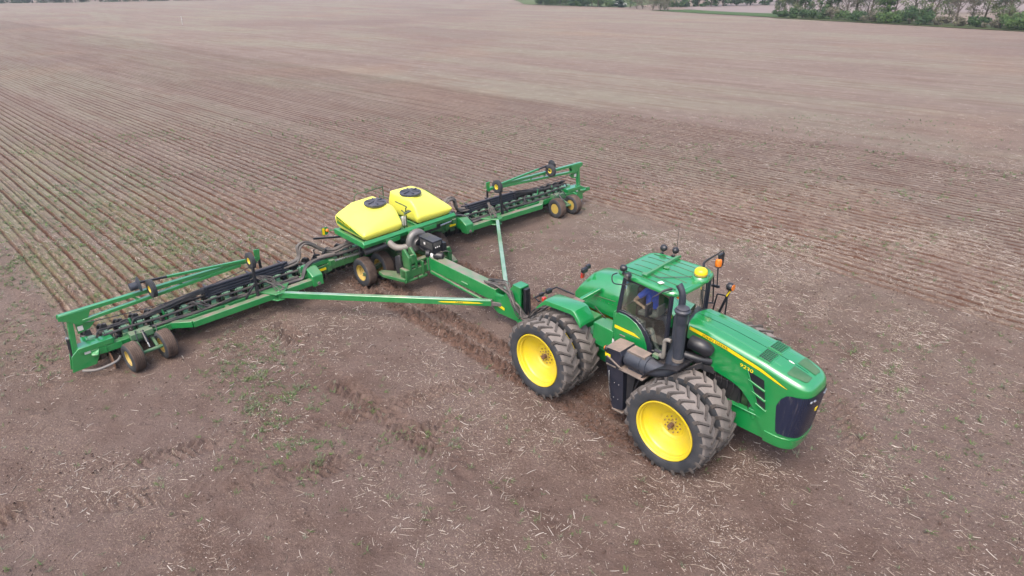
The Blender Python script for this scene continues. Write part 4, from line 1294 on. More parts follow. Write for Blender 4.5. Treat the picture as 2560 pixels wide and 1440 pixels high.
def arm(sg, elb, wr, curl):
    ch = [chest, ((-1.775, sg * .16, 2.87), .062), ((-1.78, sg * .215, 2.84), .055), (elb, .043), (wr, .028)]
    d = (Vector(wr) - Vector(elb)).normalized()
    palm = tuple(Vector(wr) + d * 0.055)
    ch.append((palm, (.036, .02)))
    out = [ch]
    side = d.cross(Vector((0, 0, 1))).normalized()
    for k, (o_, L) in enumerate(((-.027, .062), (-.009, .074), (.009, .072), (.027, .056))):
        a = Vector(palm) + d * 0.035 + side * o_
        m_ = a + d * L * 0.55 + Vector((0, 0, -curl * .3 * L))
        e = m_ + d * L * 0.35 + Vector((0, 0, -curl * L * .7))
        out.append([(palm, (.036, .02)), (tuple(a), .010), (tuple(m_), .009), (tuple(e), .007)])
    th = Vector(wr) + d * 0.03 + side * (-.034 * sg)
    out.append([(wr, .028), (tuple(th), .012), (tuple(th + d * .04 + side * (-.012 * sg) + Vector((0, 0, -.012))), .009)])
    return out
def leg(sg):
    return [pel, ((-1.62, sg * .10, 2.32), .095), ((-1.22, sg * .15, 2.40), .068), ((-1.10, sg * .15, 1.98), .045), ((-1.10, sg * .15, 1.84), .045), ((-0.96, sg * .15, 1.815), .035)]
ARM_R = ((-1.93, .37, 2.66), (-1.70, .37, 2.60)); ARM_L = ((-1.62, -.34, 2.66), (-1.36, -.23, 2.66))
person = skin_body('person', [[pel, waist, chest, neck0, neck1, head0, head1]] + arm(1, *ARM_R, 0.5) + arm(-1, *ARM_L, 1.0) + [leg(1), leg(-1)], M['skin'])
person.matrix_world = Matrix.Translation(TR_O) @ Matrix.Rotation(TR_YAW, 4, 'Z')
tag(person, 'person in a blue short sleeved shirt sitting at the wheel inside the tractor cab', 'person')
def grow(r, k=0.012): return r + k
skin_body('shirt', [[((-1.675, 0, 2.33), .14), ((-1.71, 0, 2.50), .145), ((-1.76, 0, 2.76), .17), ((-1.77, 0, 2.925), .078)]] +
          [[((-1.76, 0, 2.76), .17), ((-1.775, sg * .16, 2.87), .078), ((-1.78, sg * .215, 2.84), .072), (tuple(Vector((-1.78, sg * .215, 2.84)).lerp(Vector(e[0]), .62)), .062)] for sg, e in ((1, ARM_R), (-1, ARM_L))], M['shirt'], person)
skin_body('trousers', [[((-1.69, 0, 2.35), .135), ((-1.62, sg * .10, 2.32), .107), ((-1.22, sg * .15, 2.40), .080), ((-1.10, sg * .15, 1.98), .060), ((-1.10, sg * .15, 1.90), .060)] for sg in (1, -1)], M['jeans'], person)
mb = MB()
mb.lathe([(0.0, 0.10), (0.045, 0.093), (0.078, 0.06), (0.09, 0.01), (0.088, -0.03), (0.07, -0.06)], 'z', (-1.752, 0, 3.165), 16)
mb.build('hair', M['hair'], person)
mb = MB()
mb.hull([(-1.655, 0, 3.10), (-1.628, -.012, 3.075), (-1.628, .012, 3.075), (-1.655, 0, 3.06), (-1.66, .014, 3.07), (-1.66, -.014, 3.07)])
for sg in (1, -1):
    mb.lathe([(0.0, .012), (0.02, .008), (0.026, -.01)], 'q', (-1.735, sg * 0.088, 3.10), 10)
mb.build('nose_and_ears', M['skin'], person, bevel=0.004)
mb = MB()
for sg in (1, -1):
    mb.lathe([(0.0, .006), (0.010, .002), (0.011, -.004)], 's', (-1.652, sg * 0.03, 3.115), 10)
mb.build('eyes', M['white'], person)
mb = MB(); mb.tube([(-1.652, -.025, 3.038), (-1.644, 0, 3.034), (-1.652, .025, 3.038)], 0.006, 6); mb.build('mouth', M['red'], person)
# ------------------------------------------------------------------ the planter
planter = thing('planter', 'wide green row crop planter with two yellow seed tanks, hitched behind the tractor', 'planter', PL_O, PL_YAW)
def droop(p):
    """the right-hand ground lies lower: the hinged wings follow it"""
    s, q, z = p
    y = PL_O[1] - q * (-PQ[1])
    if abs(q) < 2.0: return p
    k = min(1.0, (abs(q) - 2.0) / 0.8)
    return (s, q, z + float(zt(0, PL_O[1] + q * PQ[1])) * k)
def dz(q): return droop((0, q, 0))[2]

# ---- plain ground wheels
def plain_wheel(R, w, rr, mats, groove=5):
    mb = MB(); h = w / 2
    half = [(rr, h * .86), (rr + .03, h * 1.0), ((rr + R) / 2, h * 1.06), (R - .05, h * 1.0), (R - .018, h * .88), (R - .005, h * .70)]
    g = []
    for i in range(groove):
        x = h * .6 - i * (1.2 * h / (groove - 1))
        g += [(R, x + .012), (R - .014, x + .006), (R - .014, x - .006), (R, x - .012)]
    prof = half + g + [(r, -x) for r, x in half[::-1]]
    ms = [0] * 4 + [1] * (len(prof) - 9) + [0] * 4
    mb.lathe(prof, 'q', (0, 0, 0), 48, mats=ms, cap=False)
    tyre = mb.mesh('tyre', [M['rubber'], mats[1]], ang=30)
    mb = MB()
    mb.lathe([(rr + .006, -h * .85), (rr + .006, h * .86), (rr - .012, h * .86), (rr - .02, h * .6), (rr - .045, h * .5), (rr - .05, h * .1), (rr * .55, h * -.02), (rr * .5, h * .12), (rr * .22, h * .14), (rr * .2, h * .3), (0, h * .32)], 'q', (0, 0, 0), 40)
    for i in range(6):
        a = i * math.pi / 3
        mb.cyl((rr * .38 * math.cos(a), h * .10, rr * .38 * math.sin(a)), (rr * .38 * math.cos(a), h * .2, rr * .38 * math.sin(a)), .012, 6, 1)
    rim = mb.mesh('wheel', [mats[0], M['iron']], ang=30)
    return rim, tyre
def wheel_at(me_pair, s, q, z, yaw=0.0, name='wheel', parent=None):
    w = put(name, me_pair[0], parent or planter)
    t = put('tyre', me_pair[1], w)
    w.matrix_basis = Matrix.Translation((s, -q, z)) @ Matrix.Rotation(yaw, 4, 'Z') @ Matrix.Rotation(rnd.uniform(0, 6), 4, 'Y')
    return w
big = plain_wheel(0.46, 0.34, 0.255, [M['yellow_dirty'], M['tread_brown']], 6)
small = plain_wheel(0.385, 0.31, 0.20, [M['yellow_dirty'], M['tread_brown']], 5)
tiny = plain_wheel(0.235, 0.13, 0.095, [M['yellow'], M['rubber']], 3)
for q in (1.42, 0.78, -0.78, -1.42):
    wheel_at(big, -0.18, q, 0.445, yaw=math.pi if q < 0 else 0)
for q, s in ((8.22, -0.22), (7.40, -0.30), (-7.40, -0.30), (-8.22, -0.22)):
    wheel_at(small, s, q, 0.375 + dz(q), yaw=(math.pi if q < 0 else 0) + (0.10 if q > 0 else -0.05))

# ---- bars
GD = M['green_dusty']
mb = MB()
mb.box(-0.96, -0.76, -2.75, 2.75, 0.60, 0.80)
for sg in (1, -1):
    for i in range(4):
        q = sg * (1.45 + i * 0.32)
        mb.box(-0.975, -0.745, q, q + sg * .03, 0.585, 0.815)
    mb.box(-0.99, -0.73, sg * 2.22, sg * 2.36, 0.57, 0.83)
mb.build('toolbar', M['green_dirty'], planter, bevel=0.008)
for sg in (1, -1):
    mb = MB()
    n = 14
    for i in range(n):                       # wing bar in short lengths so it can follow the ground
        a, b = sg * (2.9 + (9.0 - 2.9) * i / n), sg * (2.9 + (9.0 - 2.9) * (i + 1) / n)
        mb.box(-0.93, -0.74, a, b, 0.465, 0.645)
    for i in range(16):
        q = sg * (3.1 + i * 0.37)
        mb.box(-0.945, -0.725, q, q + sg * .025, 0.455, 0.66)
    wing = mb.build('wing_bar', GD, planter, bevel=0.006, warp=droop)
    mb = MB()
    path = [(-0.42, 2.95, 0.60), (-0.42, 4.2, 0.60), (-0.42, 5.4, 0.60), (-0.42, 6.62, 0.60)]
    for a, b in zip(path[:-1], path[1:]):
        mb.obox((a[0], sg * a[1], a[2]), (b[0], sg * b[1], b[2]), 0.19, 0.18)
    mb.obox((-0.42, sg * 6.60, 0.60), (-0.78, sg * 7.02, 0.58), 0.15, 0.175)
    for q in (3.9, 5.5):
        mb.box(-0.80, -0.45, sg * q, sg * (q + .12), 0.52, 0.62)
    mb.box(-0.445, -0.40, sg * 3.2, sg * 3.24, 0.5, 0.7)
    mb.build('wing_beam', M['green_tan'], planter, bevel=0.010, warp=droop)
    mb = MB()     # hinge block at the inner end of the wing
    prof = [(-0.98, 0.56), (-0.98, 0.94), (-0.62, 0.96), (-0.30, 0.80), (-0.28, 0.47), (-0.56, 0.46), (-0.60, 0.56)]
    mb.prism(prof, 'q', sg * 2.78, sg * 3.12)
    mb.obox((-0.86, sg * 2.1, 0.90), (-0.86, sg * 2.95, 0.90), 0.16, 0.15)
    mb.build('hinge_block', M['green_dusty'], planter, bevel=0.02, warp=droop)
    mb = MB(); mb.lathe([(0.0, .03), (0.05, .028), (0.055, 0.0)], 's', (-0.27, sg * 2.95, 0.55), 14); mb.build('hinge_pin', M['steel_dull'], planter, warp=droop)
    mb = MB()     # folding cylinder with bright rod
    mb.cyl((-0.45, sg * 2.34, 1.0), (-0.45, sg * 1.36, 0.96), 0.028, 12, 1)
    mb.cyl((-0.45, sg * 1.40, 0.96), (-0.45, sg * 0.55, 0.93), 0.055, 14, 0)
    mb.box(-0.52, -0.38, sg * 2.28, sg * 2.44, 0.90, 1.06, 2)
    mb.build('fold_cylinder', [M['black'], M['steel'], M['green_dirty']], planter, bevel=0.004)
    mb = MB(); mb.box(-0.742, -0.735, sg * 2.42, sg * 2.68, 0.66, 0.74); mb.build('reflector', M['yellow_decal'], planter)
    # carriage arms to the pair of gauge wheels at the end of each wing
    mb = MB()
    for q in (7.62, 8.0):
        mb.obox((-0.78, sg * q, 0.58), (-0.26, sg * q, 0.40), 0.07, 0.09)
    mb.cyl((-0.24, sg * 7.30, 0.385), (-0.22, sg * 8.32, 0.385), 0.045, 14)
    mb.box(-0.80, -0.55, sg * 7.55, sg * 8.1, 0.62, 0.78)
    mb.build('wheel_arm', M['green_pale'], planter, bevel=0.008, warp=droop)
    mb = MB()
    mb.cyl((-0.62, sg * 7.8, 0.78), (-0.36, sg * 7.8, 0.55), 0.045, 12, 0)
    mb.cyl((-0.36, sg * 7.8, 0.55), (-0.26, sg * 7.8, 0.45), 0.024, 10, 1)
    for d in (-.12, .1):
        mb.tube([(-0.8, sg * (7.8 + d), 0.7), (-0.55, sg * (7.75 + d * 2.2), 0.86), (-0.35, sg * (7.8 + d * 2.0), 0.66), (-0.5, sg * (7.8 + d), 0.60)], 0.014, 7, 0, smooth=5)
    mb.build('lift_cylinder', [M['black'], M['steel']], planter, warp=droop)

# ---- centre frame
mb = MB()
for sg in (1, -1):
    mb.obox((-0.78, sg * 0.42, 0.76), (1.3, sg * 0.30, 0.76), 0.14, 0.2)
    mb.box(-0.72, 0.12, sg * 0.36, sg * 0.46, 0.85, 1.50)
    mb.obox((-0.3, sg * 0.48, 0.52), (0.1, sg * 1.62, 0.50), 0.12, 0.12)
    mb.cyl((-0.18, sg * 0.6, 0.445), (-0.18, sg * 1.40, 0.445), 0.05, 12)
mb.box(-0.75, 0.1, -0.46, 0.46, 1.25, 1.50)
mb.build('centre_frame', M['green_dark'], planter, bevel=0.01)
mb = MB()
mb.box(1.12, 1.36, -0.70, 0.98, 0.55, 0.80)
mb.box(1.08, 1.40, 0.88, 0.98, 0.48, 0.84)
mb.box(1.08, 1.42, -0.76, -0.62, 0.52, 1.02)
mb.box(1.12, 1.30, -0.30, 0.70, 0.92, 1.0)
mb.prism([(1.02, 0.80), (1.02, 1.36), (1.12, 1.42), (1.36, 1.20), (1.38, 0.80)], 'q', 0.52, 0.60)
mb.prism([(1.02, 0.80), (1.02, 1.36), (1.12, 1.42), (1.36, 1.20), (1.38, 0.80)], 'q', 0.74, 0.82)
mb.box(1.28, 1.37, 0.60, 0.74, 0.98, 1.26)
mb.box(1.26, 1.36, 0.60, 0.74, 0.84, 0.90)
mb.box(1.30, 1.42, -0.72, -0.55, 0.98, 1.12)
mb.box(1.12, 1.40, 0.30, 0.36, 0.52, 0.96)
mb.build('cross_beam', M['green_dirty'], planter, bevel=0.014)
mb = MB()
mb.prism([(1.36, 1.02), (1.36, 0.70), (1.10, 0.55), (0.30, 1.08), (0.30, 1.24), (0.60, 1.28)], 'z', 0.46, 0.56)
mb.cyl((1.34, 0.55, 0.46), (1.34, 1.0, 0.46), 0.045, 12)
mb.cyl((1.34, 0.2, 0.46), (1.34, 0.5, 0.46), 0.065, 12)
mb.cyl((0.95, 0.72, 0.62), (1.1, 0.66, 0.62), 0.05, 12)
mb.cyl((0.82, 0.80, 0.62), (0.98, 0.74, 0.62), 0.05, 12)
mb.build('axle_plate', M['green_dirty'], planter, bevel=0.012)
mb = MB(); mb.prism([(1.36, -1.02), (1.36, -0.70), (1.10, -0.55), (0.30, -1.08), (0.30, -1.24), (0.60, -1.28)], 'z', 0.46, 0.56); mb.build('axle_plate', M['green_dirty'], planter, bevel=0.012)
# ---- tongue, mast and hitch
mb = MB()
mb.box(1.38, 4.45, -0.17, 0.17, 0.66, 1.06)
mb.box(1.38, 1.55, -0.20, 0.20, 0.62, 1.12)
mb.prism([(1.55, 0.66), (1.55, 0.56), (3.85, 0.52), (3.85, 0.58)], 'q', 0.13, 0.21)
mb.prism([(1.55, 0.66), (1.55, 0.56), (3.85, 0.52), (3.85, 0.58)], 'q', -0.21, -0.13)
mb.box(3.0, 3.3, 0.172, 0.215, 0.80, 0.83)
mb.build('tongue', M['green_tan'], planter, bevel=0.015)
mb = MB()
mb.prism([(4.36, 0.44), (4.30, 0.95), (4.75, 0.98), (5.15, 1.44), (5.42, 1.44), (5.42, 0.70), (5.30, 0.40), (4.50, 0.36)], 'q', 0.10, 0.16)
mb.prism([(4.36, 0.44), (4.30, 0.95), (4.75, 0.98), (5.15, 1.44), (5.42, 1.44), (5.42, 0.70), (5.30, 0.40), (4.50, 0.36)], 'q', -0.16, -0.10)
mb.box(5.12, 5.42, -0.16, 0.16, 1.40, 1.46)
mb.box(5.10, 5.16, -0.13, 0.13, 0.7, 1.42)
mb.box(4.4, 5.2, -0.13, 0.13, 0.42, 0.62)
mb.box(5.2, 6.15, -0.10, 0.10, 0.42, 0.52)
mb.box(5.25, 5.7, -0.15, 0.15, 0.36, 0.44)
mb.build('hitch', M['green'], planter, bevel=0.014)
mb = MB(); mb.obox((4.52, 0.165, 0.62), (4.80, 0.165, 0.58), 0.008, 0.075); mb.build('hitch_label', M['yellow_decal'], planter)
mb = MB()
mb.box(5.45, 5.55, -0.08, 0.08, 0.75, 1.42, 0)
mb.cyl((5.5, 0.02, 0.55), (5.50, 0.02, 1.35), 0.05, 12, 0)
mb.cyl((5.56, -0.06, 0.6), (5.53, -0.06, 1.30), 0.035, 10, 0)
mb.build('mast_jack', M['black'], planter, bevel=0.006)
# ---- long brace arms
for sg in (1, -1):
    a = Vector((-0.28, sg * 4.22, 0.64 + dz(sg * 4.2))); b = Vector((4.42, sg * 0.30, 0.70))
    mb = MB(); mb.obox(a, b, 0.13, 0.17)
    arm_o = mb.build('brace_arm', M['green_sky_sheen'], planter, bevel=0.012)
    d = (b - a).normalized(); nrm = Vector((-d.y, d.x, 0)) * (-sg if sg > 0 else sg)
    nrm = Vector((d.y, -d.x, 0));
    if nrm.y * sg < 0: nrm = -nrm
    mb = MB()
    c0 = a.lerp(b, 0.755) + nrm * 0.068; c1 = a.lerp(b, 0.965) + nrm * 0.068
    pts = [(0, 0), (0.1, .022), (0.4, .034), (0.6, .034), (0.9, .022), (1.0, 0), (0.9, -.014), (0.5, -.024), (0.1, -.014)]
    mb.add([c0.lerp(c1, t) + Vector((0, 0, h)) for t, h in pts], [tuple(range(9))])
    mb.build('arm_decal', M['yellow_decal'], arm_o)
    if sg > 0:
        p = c0.lerp(c1, 0.40)
        lettering('lettering', 'DB60', M['green_dark'], arm_o, (p.x + nrm.x * .003, p.y + nrm.y * .003, p.z - 0.012), (d.x, d.y, d.z), (0, 0, 1), 0.04, width=0.2, bold=0.008)
    mb = MB()
    mb.prism([(-0.62, sg * 3.72), (-0.10, sg * 4.12), (-0.14, sg * 4.36), (-0.62, sg * 4.62)], 'z', 0.70, 0.735)
    mb.prism([(-0.40, sg * 3.92), (-0.12, sg * 4.12), (-0.16, sg * 4.34), (-0.40, sg * 4.46)], 'z', 0.50, 0.535)
    mb.cyl((-0.22, sg * 4.23, 0.48), (-0.22, sg * 4.23, 0.77), 0.04, 12)
    mb.build('arm_bracket', M['green_dusty'], planter, bevel=0.008, warp=droop)
    mb = MB(); mb.obox((4.36, sg * 0.34, 0.68), (4.66, sg * 0.14, 0.66), 0.06, 0.10); mb.cyl((4.42, sg * .30, 0.58), (4.42, sg * .30, 0.80), 0.035, 10); mb.build('arm_pin', M['steel_dull'], planter, bevel=0.004)

# ---- seed tanks
def tank_mesh(sg):
    T = [(-1.12, .34, 1.66), (-1.12, 1.58, 1.66), (.34, .34, 1.66), (.34, 1.58, 1.66),
         (-1.18, .27, 1.80), (-1.20, 1.67, 1.80), (.42, .27, 1.82), (.43, 1.69, 1.82),
         (-1.18, .27, 2.0), (-1.19, 1.69, 2.10), (.43, .28, 1.92), (.42, 1.68, 1.90),
         (-1.08, .29, 2.44), (-1.06, 1.12, 2.42), (-1.14, 1.60, 2.18), (.02, .31, 2.40), (-.20, 1.10, 2.31), (-.58, 1.42, 2.26), (.25, .29, 2.22), (-.5, .95, 2.405)]
    mb = MB(); mb.hull([(a, sg * b, c) for a, b, c in T])
    return mb
for sg in (1, -1):
    tk = tank_mesh(sg).build('seed_tank', M['tank'], planter)
    md = tk.modifiers.new('remesh', 'REMESH'); md.mode = 'VOXEL'; md.voxel_size = 0.035; md.use_smooth_shade = True
    md = tk.modifiers.new('smooth', 'SMOOTH'); md.factor = 0.5; md.iterations = 34
    mb = MB()
    mb.lathe([(0.335, 2.40), (0.345, 2.42), (0.345, 2.465), (0.32, 2.475), (0.305, 2.462), (0.10, 2.485), (0.06, 2.50), (0.0, 2.50)], 'z', (-0.42, sg * 0.66, 0), 36)
    for i in range(6):
        a = i * math.pi / 3 + .3
        mb.obox((-0.42 + .05 * math.cos(a), sg * .66 + .05 * math.sin(a), 2.492), (-0.42 + .29 * math.cos(a), sg * .66 + .29 * math.sin(a), 2.488), 0.035, 0.05)
    for a in (0.8, 3.9):
        mb.box(-0.42 + .32 * math.cos(a) - .04, -0.42 + .32 * math.cos(a) + .04, sg * .66 + .32 * math.sin(a) - .04, sg * .66 + .32 * math.sin(a) + .04, 2.42, 2.47)
    mb.build('lid', painted('lid_%d' % (sg + 1), (0.055, 0.065, 0.095), 0.45, 0.1, 0.15, 0.12), tk, ang=30)
    # decal along the outer wall: a wedge that tapers to the front
    mb = MB()
    y = sg * 1.694
    def wall(s, z):   # outer wall point
        return (s, sg * (1.703 if z > 1.8 else 1.69), z)
    mb.add([wall(-1.02, 2.14), wall(-1.02, 1.90), wall(-0.55, 1.86), wall(0.38, 1.80), wall(-0.30, 1.985), wall(-0.62, 2.05)], [tuple(range(6))])
    mb.build('tank_decal', painted('decal_%d' % (sg + 1), (0.01, 0.19, 0.03), 0.4, 0.2, 0.03, 0.02), tk)
    if sg > 0:
        lettering('lettering', 'JOHN DEERE', M['yellow_decal'], tk, (-0.985, 1.708, 1.985), (1, 0, -0.13), (0, 0, 1), 0.095, width=0.72, bold=0.012)
    mb = MB()
    mb.add([(-1.197, sg * (.5 + .03), 2.05), (-1.197, sg * 1.4, 2.05), (-1.197, sg * 1.4, 1.9), (-1.197, sg * .53, 1.9)], [(0, 1, 2, 3)])
    mb.build('tank_label', M['green'], tk)
mb = MB()
mb.prism([(0.30, 1.50), (0.30, 1.66), (0.40, 1.70), (0.48, 1.62), (0.44, 1.50)], 'q', -1.74, 1.74, 0)
mb.box(-1.24, -1.14, -1.70, 1.70, 1.50, 1.64, 0)
for sg in (1, -1):
    mb.box(-1.22, 0.34, sg * 1.62, sg * 1.73, 1.50, 1.67, 0)
    mb.box(-1.22, 0.34, sg * 0.22, sg * 0.30, 1.50, 1.70, 0)
    for q in (0.55, 1.0, 1.4): mb.box(-1.2, 0.34, sg * q - .03, sg * q + .03, 1.52, 1.655, 0)
    mb.prism([(-1.2, 1.50), (0.34, 1.50), (0.20, 1.30), (-1.0, 1.30)], 'q', sg * 0.35, sg * 0.45, 0)
    mb.box(0.42, 0.47, sg * 0.45, sg * 0.95, 1.42, 1.56, 0)
mb.box(0.20, 0.50, -0.16, 0.16, 1.50, 1.60, 0)
mb.box(-0.9, 0.3, -0.22, 0.22, 1.62, 1.65, 0)
mb.build('tank_frame', M['green_dusty'], planter, bevel=0.012)
mb = MB()
for s in (-1.15, 0.25):
    mb.tube([(s, 0.02, 1.6), (s, 0.03, 2.05), (s + .02, 0.03, 2.28), (s + .06, .04, 2.34), (s + .5 * (1 if s < 0 else -1), .04, 2.36)], 0.018, 8, smooth=3)
mb.tube([(-1.25, -0.2, 1.6), (-1.28, -0.2, 2.45), (-1.2, -0.1, 2.56), (-1.15, 0.5, 2.56), (-1.2, 0.9, 2.5), (-1.25, 0.95, 1.62)], 0.017, 8, smooth=3)
mb.tube([(0.30, .16, 1.62), (0.32, .16, 2.02), (0.28, .10, 2.14), (0.05, .05, 2.16)], 0.014, 8, smooth=3)
mb.hull([(0.2, -.1, 2.15), (0.35, -.1, 2.15), (0.35, .1, 2.12), (0.2, .1, 2.12), (0.2, -.1, 2.18), (0.35, -.1, 2.18), (0.35, .1, 2.15)])
mb.build('tank_rail', M['green_dark'], planter)
mb = MB(); mb.lathe([(0.0, 1.72), (0.09, 1.70), (0.10, 1.74), (0.09, 1.78), (0.10, 1.82), (0.09, 1.86), (0.10, 1.90), (0.085, 1.95), (0, 1.955)], 'z', (0.12, 0.03, 0), 16); mb.build('fluid_jug', M['white'], planter)
mb = MB()
mb.box(-0.85, 0.15, 0.5, 1.35, 1.18, 1.48, 0); mb.box(-0.85, 0.15, -1.35, -0.5, 1.18, 1.48, 0)
mb.hull([(s, q, 1.48) for s in (-.8, .2) for q in (.5, 1.4)] + [(s, q, 1.2) for s in (-.5, -.1) for q in (.8, 1.1)])
mb.build('seed_hopper_base', M['black_dusty'], planter, bevel=0.01)
lettering('lettering', '1775NT', M['yellow_decal'], planter, (-0.85, 1.735, 1.555), (1, 0, 0), (0, 0, 1), 0.06, width=0.55, bold=0.006) if False else None
# ---- fan, duct, control box, compressor
mb = MB()
ring = []
for i in range(22):
    a = math.radians(-60 + i * 14.5)
    R0 = 0.27 + 0.05 * i / 21
    ring.append((0.84, 0.14 + R0 * math.cos(a) * 0.9, 1.37 + R0 * math.sin(a)))
mb.tube(ring, [0.10, 0.115, 0.13, 0.14], 14, 0)
mb.lathe([(0.27, -0.10), (0.27, 0.06), (0.13, 0.10), (0.11, 0.13), (0.11, 0.05)], 's', (0.84, 0.14, 1.37), 28, 0)
mb.lathe([(0.0, .06), (0.10, .055)], 's', (0.84, 0.14, 1.37), 20, 1)
mb.cyl((0.84, .14, 1.37), (1.0, .14, 1.37), 0.07, 12, 1)
mb.build('fan', [M['steel_dull'], M['black']], planter, ang=40)
mb = MB()
mb.tube([(0.82, 0.40, 1.30), (0.74, 0.58, 1.28), (0.62, 0.72, 1.29), (0.52, 0.80, 1.36), (0.42, 0.84, 1.44), (0.3, 0.9, 1.46)], [0.095, 0.098, 0.10, 0.10, 0.10, 0.10], 16, 0, smooth=4)
mb.tube([(0.40, 0.75, 1.36), (0.35, 1.2, 1.33), (0.28, 1.62, 1.30)], 0.085, 12, 1)
mb.lathe([(0.102, -.03), (0.115, -.03), (0.115, .04), (0.102, .04)], 'q', (0.82, 0.40, 1.30), 18, 2)
mb.build('air_duct', [M['duct'], M['black_dusty'], M['green']], planter, ang=50)
mb = MB()
mb.box(1.02, 1.70, -0.19, 0.15, 1.24, 1.62, 0)
mb.box(1.01, 1.71, -0.20, 0.16, 1.60, 1.63, 1)
for i in range(11):
    mb.box(1.08 + i * .055, 1.10 + i * .055, 0.15, 0.156, 1.34, 1.56, 2)
for i in range(8):
    mb.box(1.70, 1.706, -0.15 + i * .036, -0.13 + i * .036, 1.46, 1.58, 2)
mb.box(1.24, 1.32, 0.15, 0.158, 1.42, 1.50, 3)
for q in (-.02, .05, .12): mb.lathe([(0.0, .012), (0.022, .01), (0.024, 0)], 's', (1.70, q - .06, 1.42), 12, 3)
mb.box(1.50, 1.80, -0.28, -0.17, 1.22, 1.52, 0)
mb.build('control_box', [M['black'], M['muffler'], M['steel_dull'], M['white']], planter, bevel=0.008)
mb = MB()
mb.tube([(1.42, .12, 1.14), (1.46, .10, 1.14), (1.80, -.08, 1.13), (1.84, -.10, 1.13)], [.09, .115, .115, .09], 18, 0)
mb.cyl((1.40, .17, 1.17), (1.50, .12, 1.17), 0.117, 18, 0)
mb.cyl((1.52, .07, 1.14), (1.60, .035, 1.14), 0.118, 18, 1)
mb.tube([(1.7, -.1, 1.2), (1.85, -.2, 1.28), (1.9, -.34, 1.2), (1.8, -.4, 1.1)], 0.012, 7, 2, smooth=4)
mb.tube([(1.45, .16, 1.1), (1.50, .22, 1.0), (1.52, .22, .7), (1.48, .2, .6)], 0.012, 7, 2, smooth=4)
mb.box(1.45, 1.8, -0.15, 0.1, 1.03, 1.06, 0)
mb.build('compressor', [M['black'], M['white'], M['hose_grey']], planter, ang=40)
mb = MB(); mb.hull([(1.10, .95, .95), (1.10, .85, .62), (0.92, 1.0, .60), (0.92, 1.02, 1.2), (1.05, .9, 1.25), (0.95, .82, 1.15), (0.92, .85, .65)]); mb.build('splash_guard', M['black_dusty'], planter, bevel=0.03)
# ---- slow-vehicle sign with flashing lamp, and the hose boom on each side
for sg in (1, -1):
    mb = MB()
    mb.tube([(-1.15, sg * 1.55, 1.56), (-1.20, sg * 1.75, 1.63), (-1.20, sg * 1.96, 1.67)], 0.014, 8, 0)
    mb.prism([(sg * 1.93, 1.57), (sg * 1.93, 1.76), (sg * 2.0, 1.79), (sg * 2.14, 1.79), (sg * 2.14, 1.55), (sg * 2.0, 1.54)], 's', -1.235, -1.22, 0)
    mb.box(-1.218, -1.214, sg * 2.05, sg * 2.13, 1.56, 1.78, 1)
    mb.lathe([(0.0, .06), (0.04, .05), (0.055, .02), (0.055, 0)], 's', (-1.214, sg * 1.97, 1.68), 16, 2)
    mb.build('warning_sign', [M['green'], M['yellow_decal'], M['amber']], planter)
    mb = MB()
    mb.obox((-1.2, sg * 1.25, 1.28), (-1.2, sg * 2.46, 1.55), 0.05, 0.05)
    mb.cyl((-1.12, sg * 2.55, 1.25), (-1.05, sg * 2.55, 0.75), 0.018, 8)
    mb.tube([(-1.0, sg * 2.2, 1.2), (-1.05, sg * 2.3, .95), (-0.98, sg * 2.25, 0.82)], 0.025, 8)
    mb.box(-0.55, -0.42, sg * 1.28, sg * 1.36, 0.82, 1.42)
    mb.build('hose_boom', M['black'], planter)
    for k in range(7):
        j = rnd.uniform
        o1, o2 = (k % 4) * .045 - .07, (k // 4) * .05 + j(-.01, .01)
        mb = MB()
        mb.tube([(-0.80 + o1 * .5, sg * 0.9, 1.22 + o2), (-1.0 + o1, sg * 1.5, 1.10 + o2), (-1.05 + o1, sg * 1.9, 1.02 + o2), (-1.12 + o1, sg * 2.25, 1.12 + o2), (-1.15 + o1, sg * 2.55, 1.38 + o2 + j(-.03, .05)),
                 (-1.16 + o1, sg * 2.80, 1.52 + o2 * .8 + j(-.03, .03)), (-1.16 + o1, sg * (3.0 + o2 * .5), 1.42 + o2 + j(-.03, .03)), (-1.12 + o1, sg * 3.05, 1.18), (-1.12 + o1, sg * 3.20, 1.02 + o2), (-1.14 + o1, sg * 3.6, 0.98 + o2)], 0.030, 8, smooth=5)
        mb.build('seed_hose', M['hose_grey'], planter, warp=droop)
    mb = MB()
    for k in range(3):
        mb.tube([(-0.86 + k * .05, sg * 1.2, 0.98), (-0.86 + k * .05, sg * 2.0, 1.0), (-0.86 + k * .05, sg * 2.55, 1.03 + k * .02), (-0.84 + k * .05, sg * 2.9, 1.02), (-0.72 + k * .05, sg * 3.15, 0.92), (-0.66 + k * .04, sg * 3.28, 0.72), (-0.70 + k * .04, sg * 3.5, 0.68), (-0.72 + k * .03, sg * 4.2, 0.69)], 0.032, 8, smooth=5)
    mb.build('hydraulic_hose', M['hose'], planter, warp=droop)
    mb = MB(); mb.tube([(-0.78, sg * 2.05, 1.04), (-0.80, sg * 2.35, 1.07), (-0.86, sg * 2.6, 1.05)], 0.065, 12, smooth=3); mb.build('hose_sleeve', M['hose_grey'], planter)

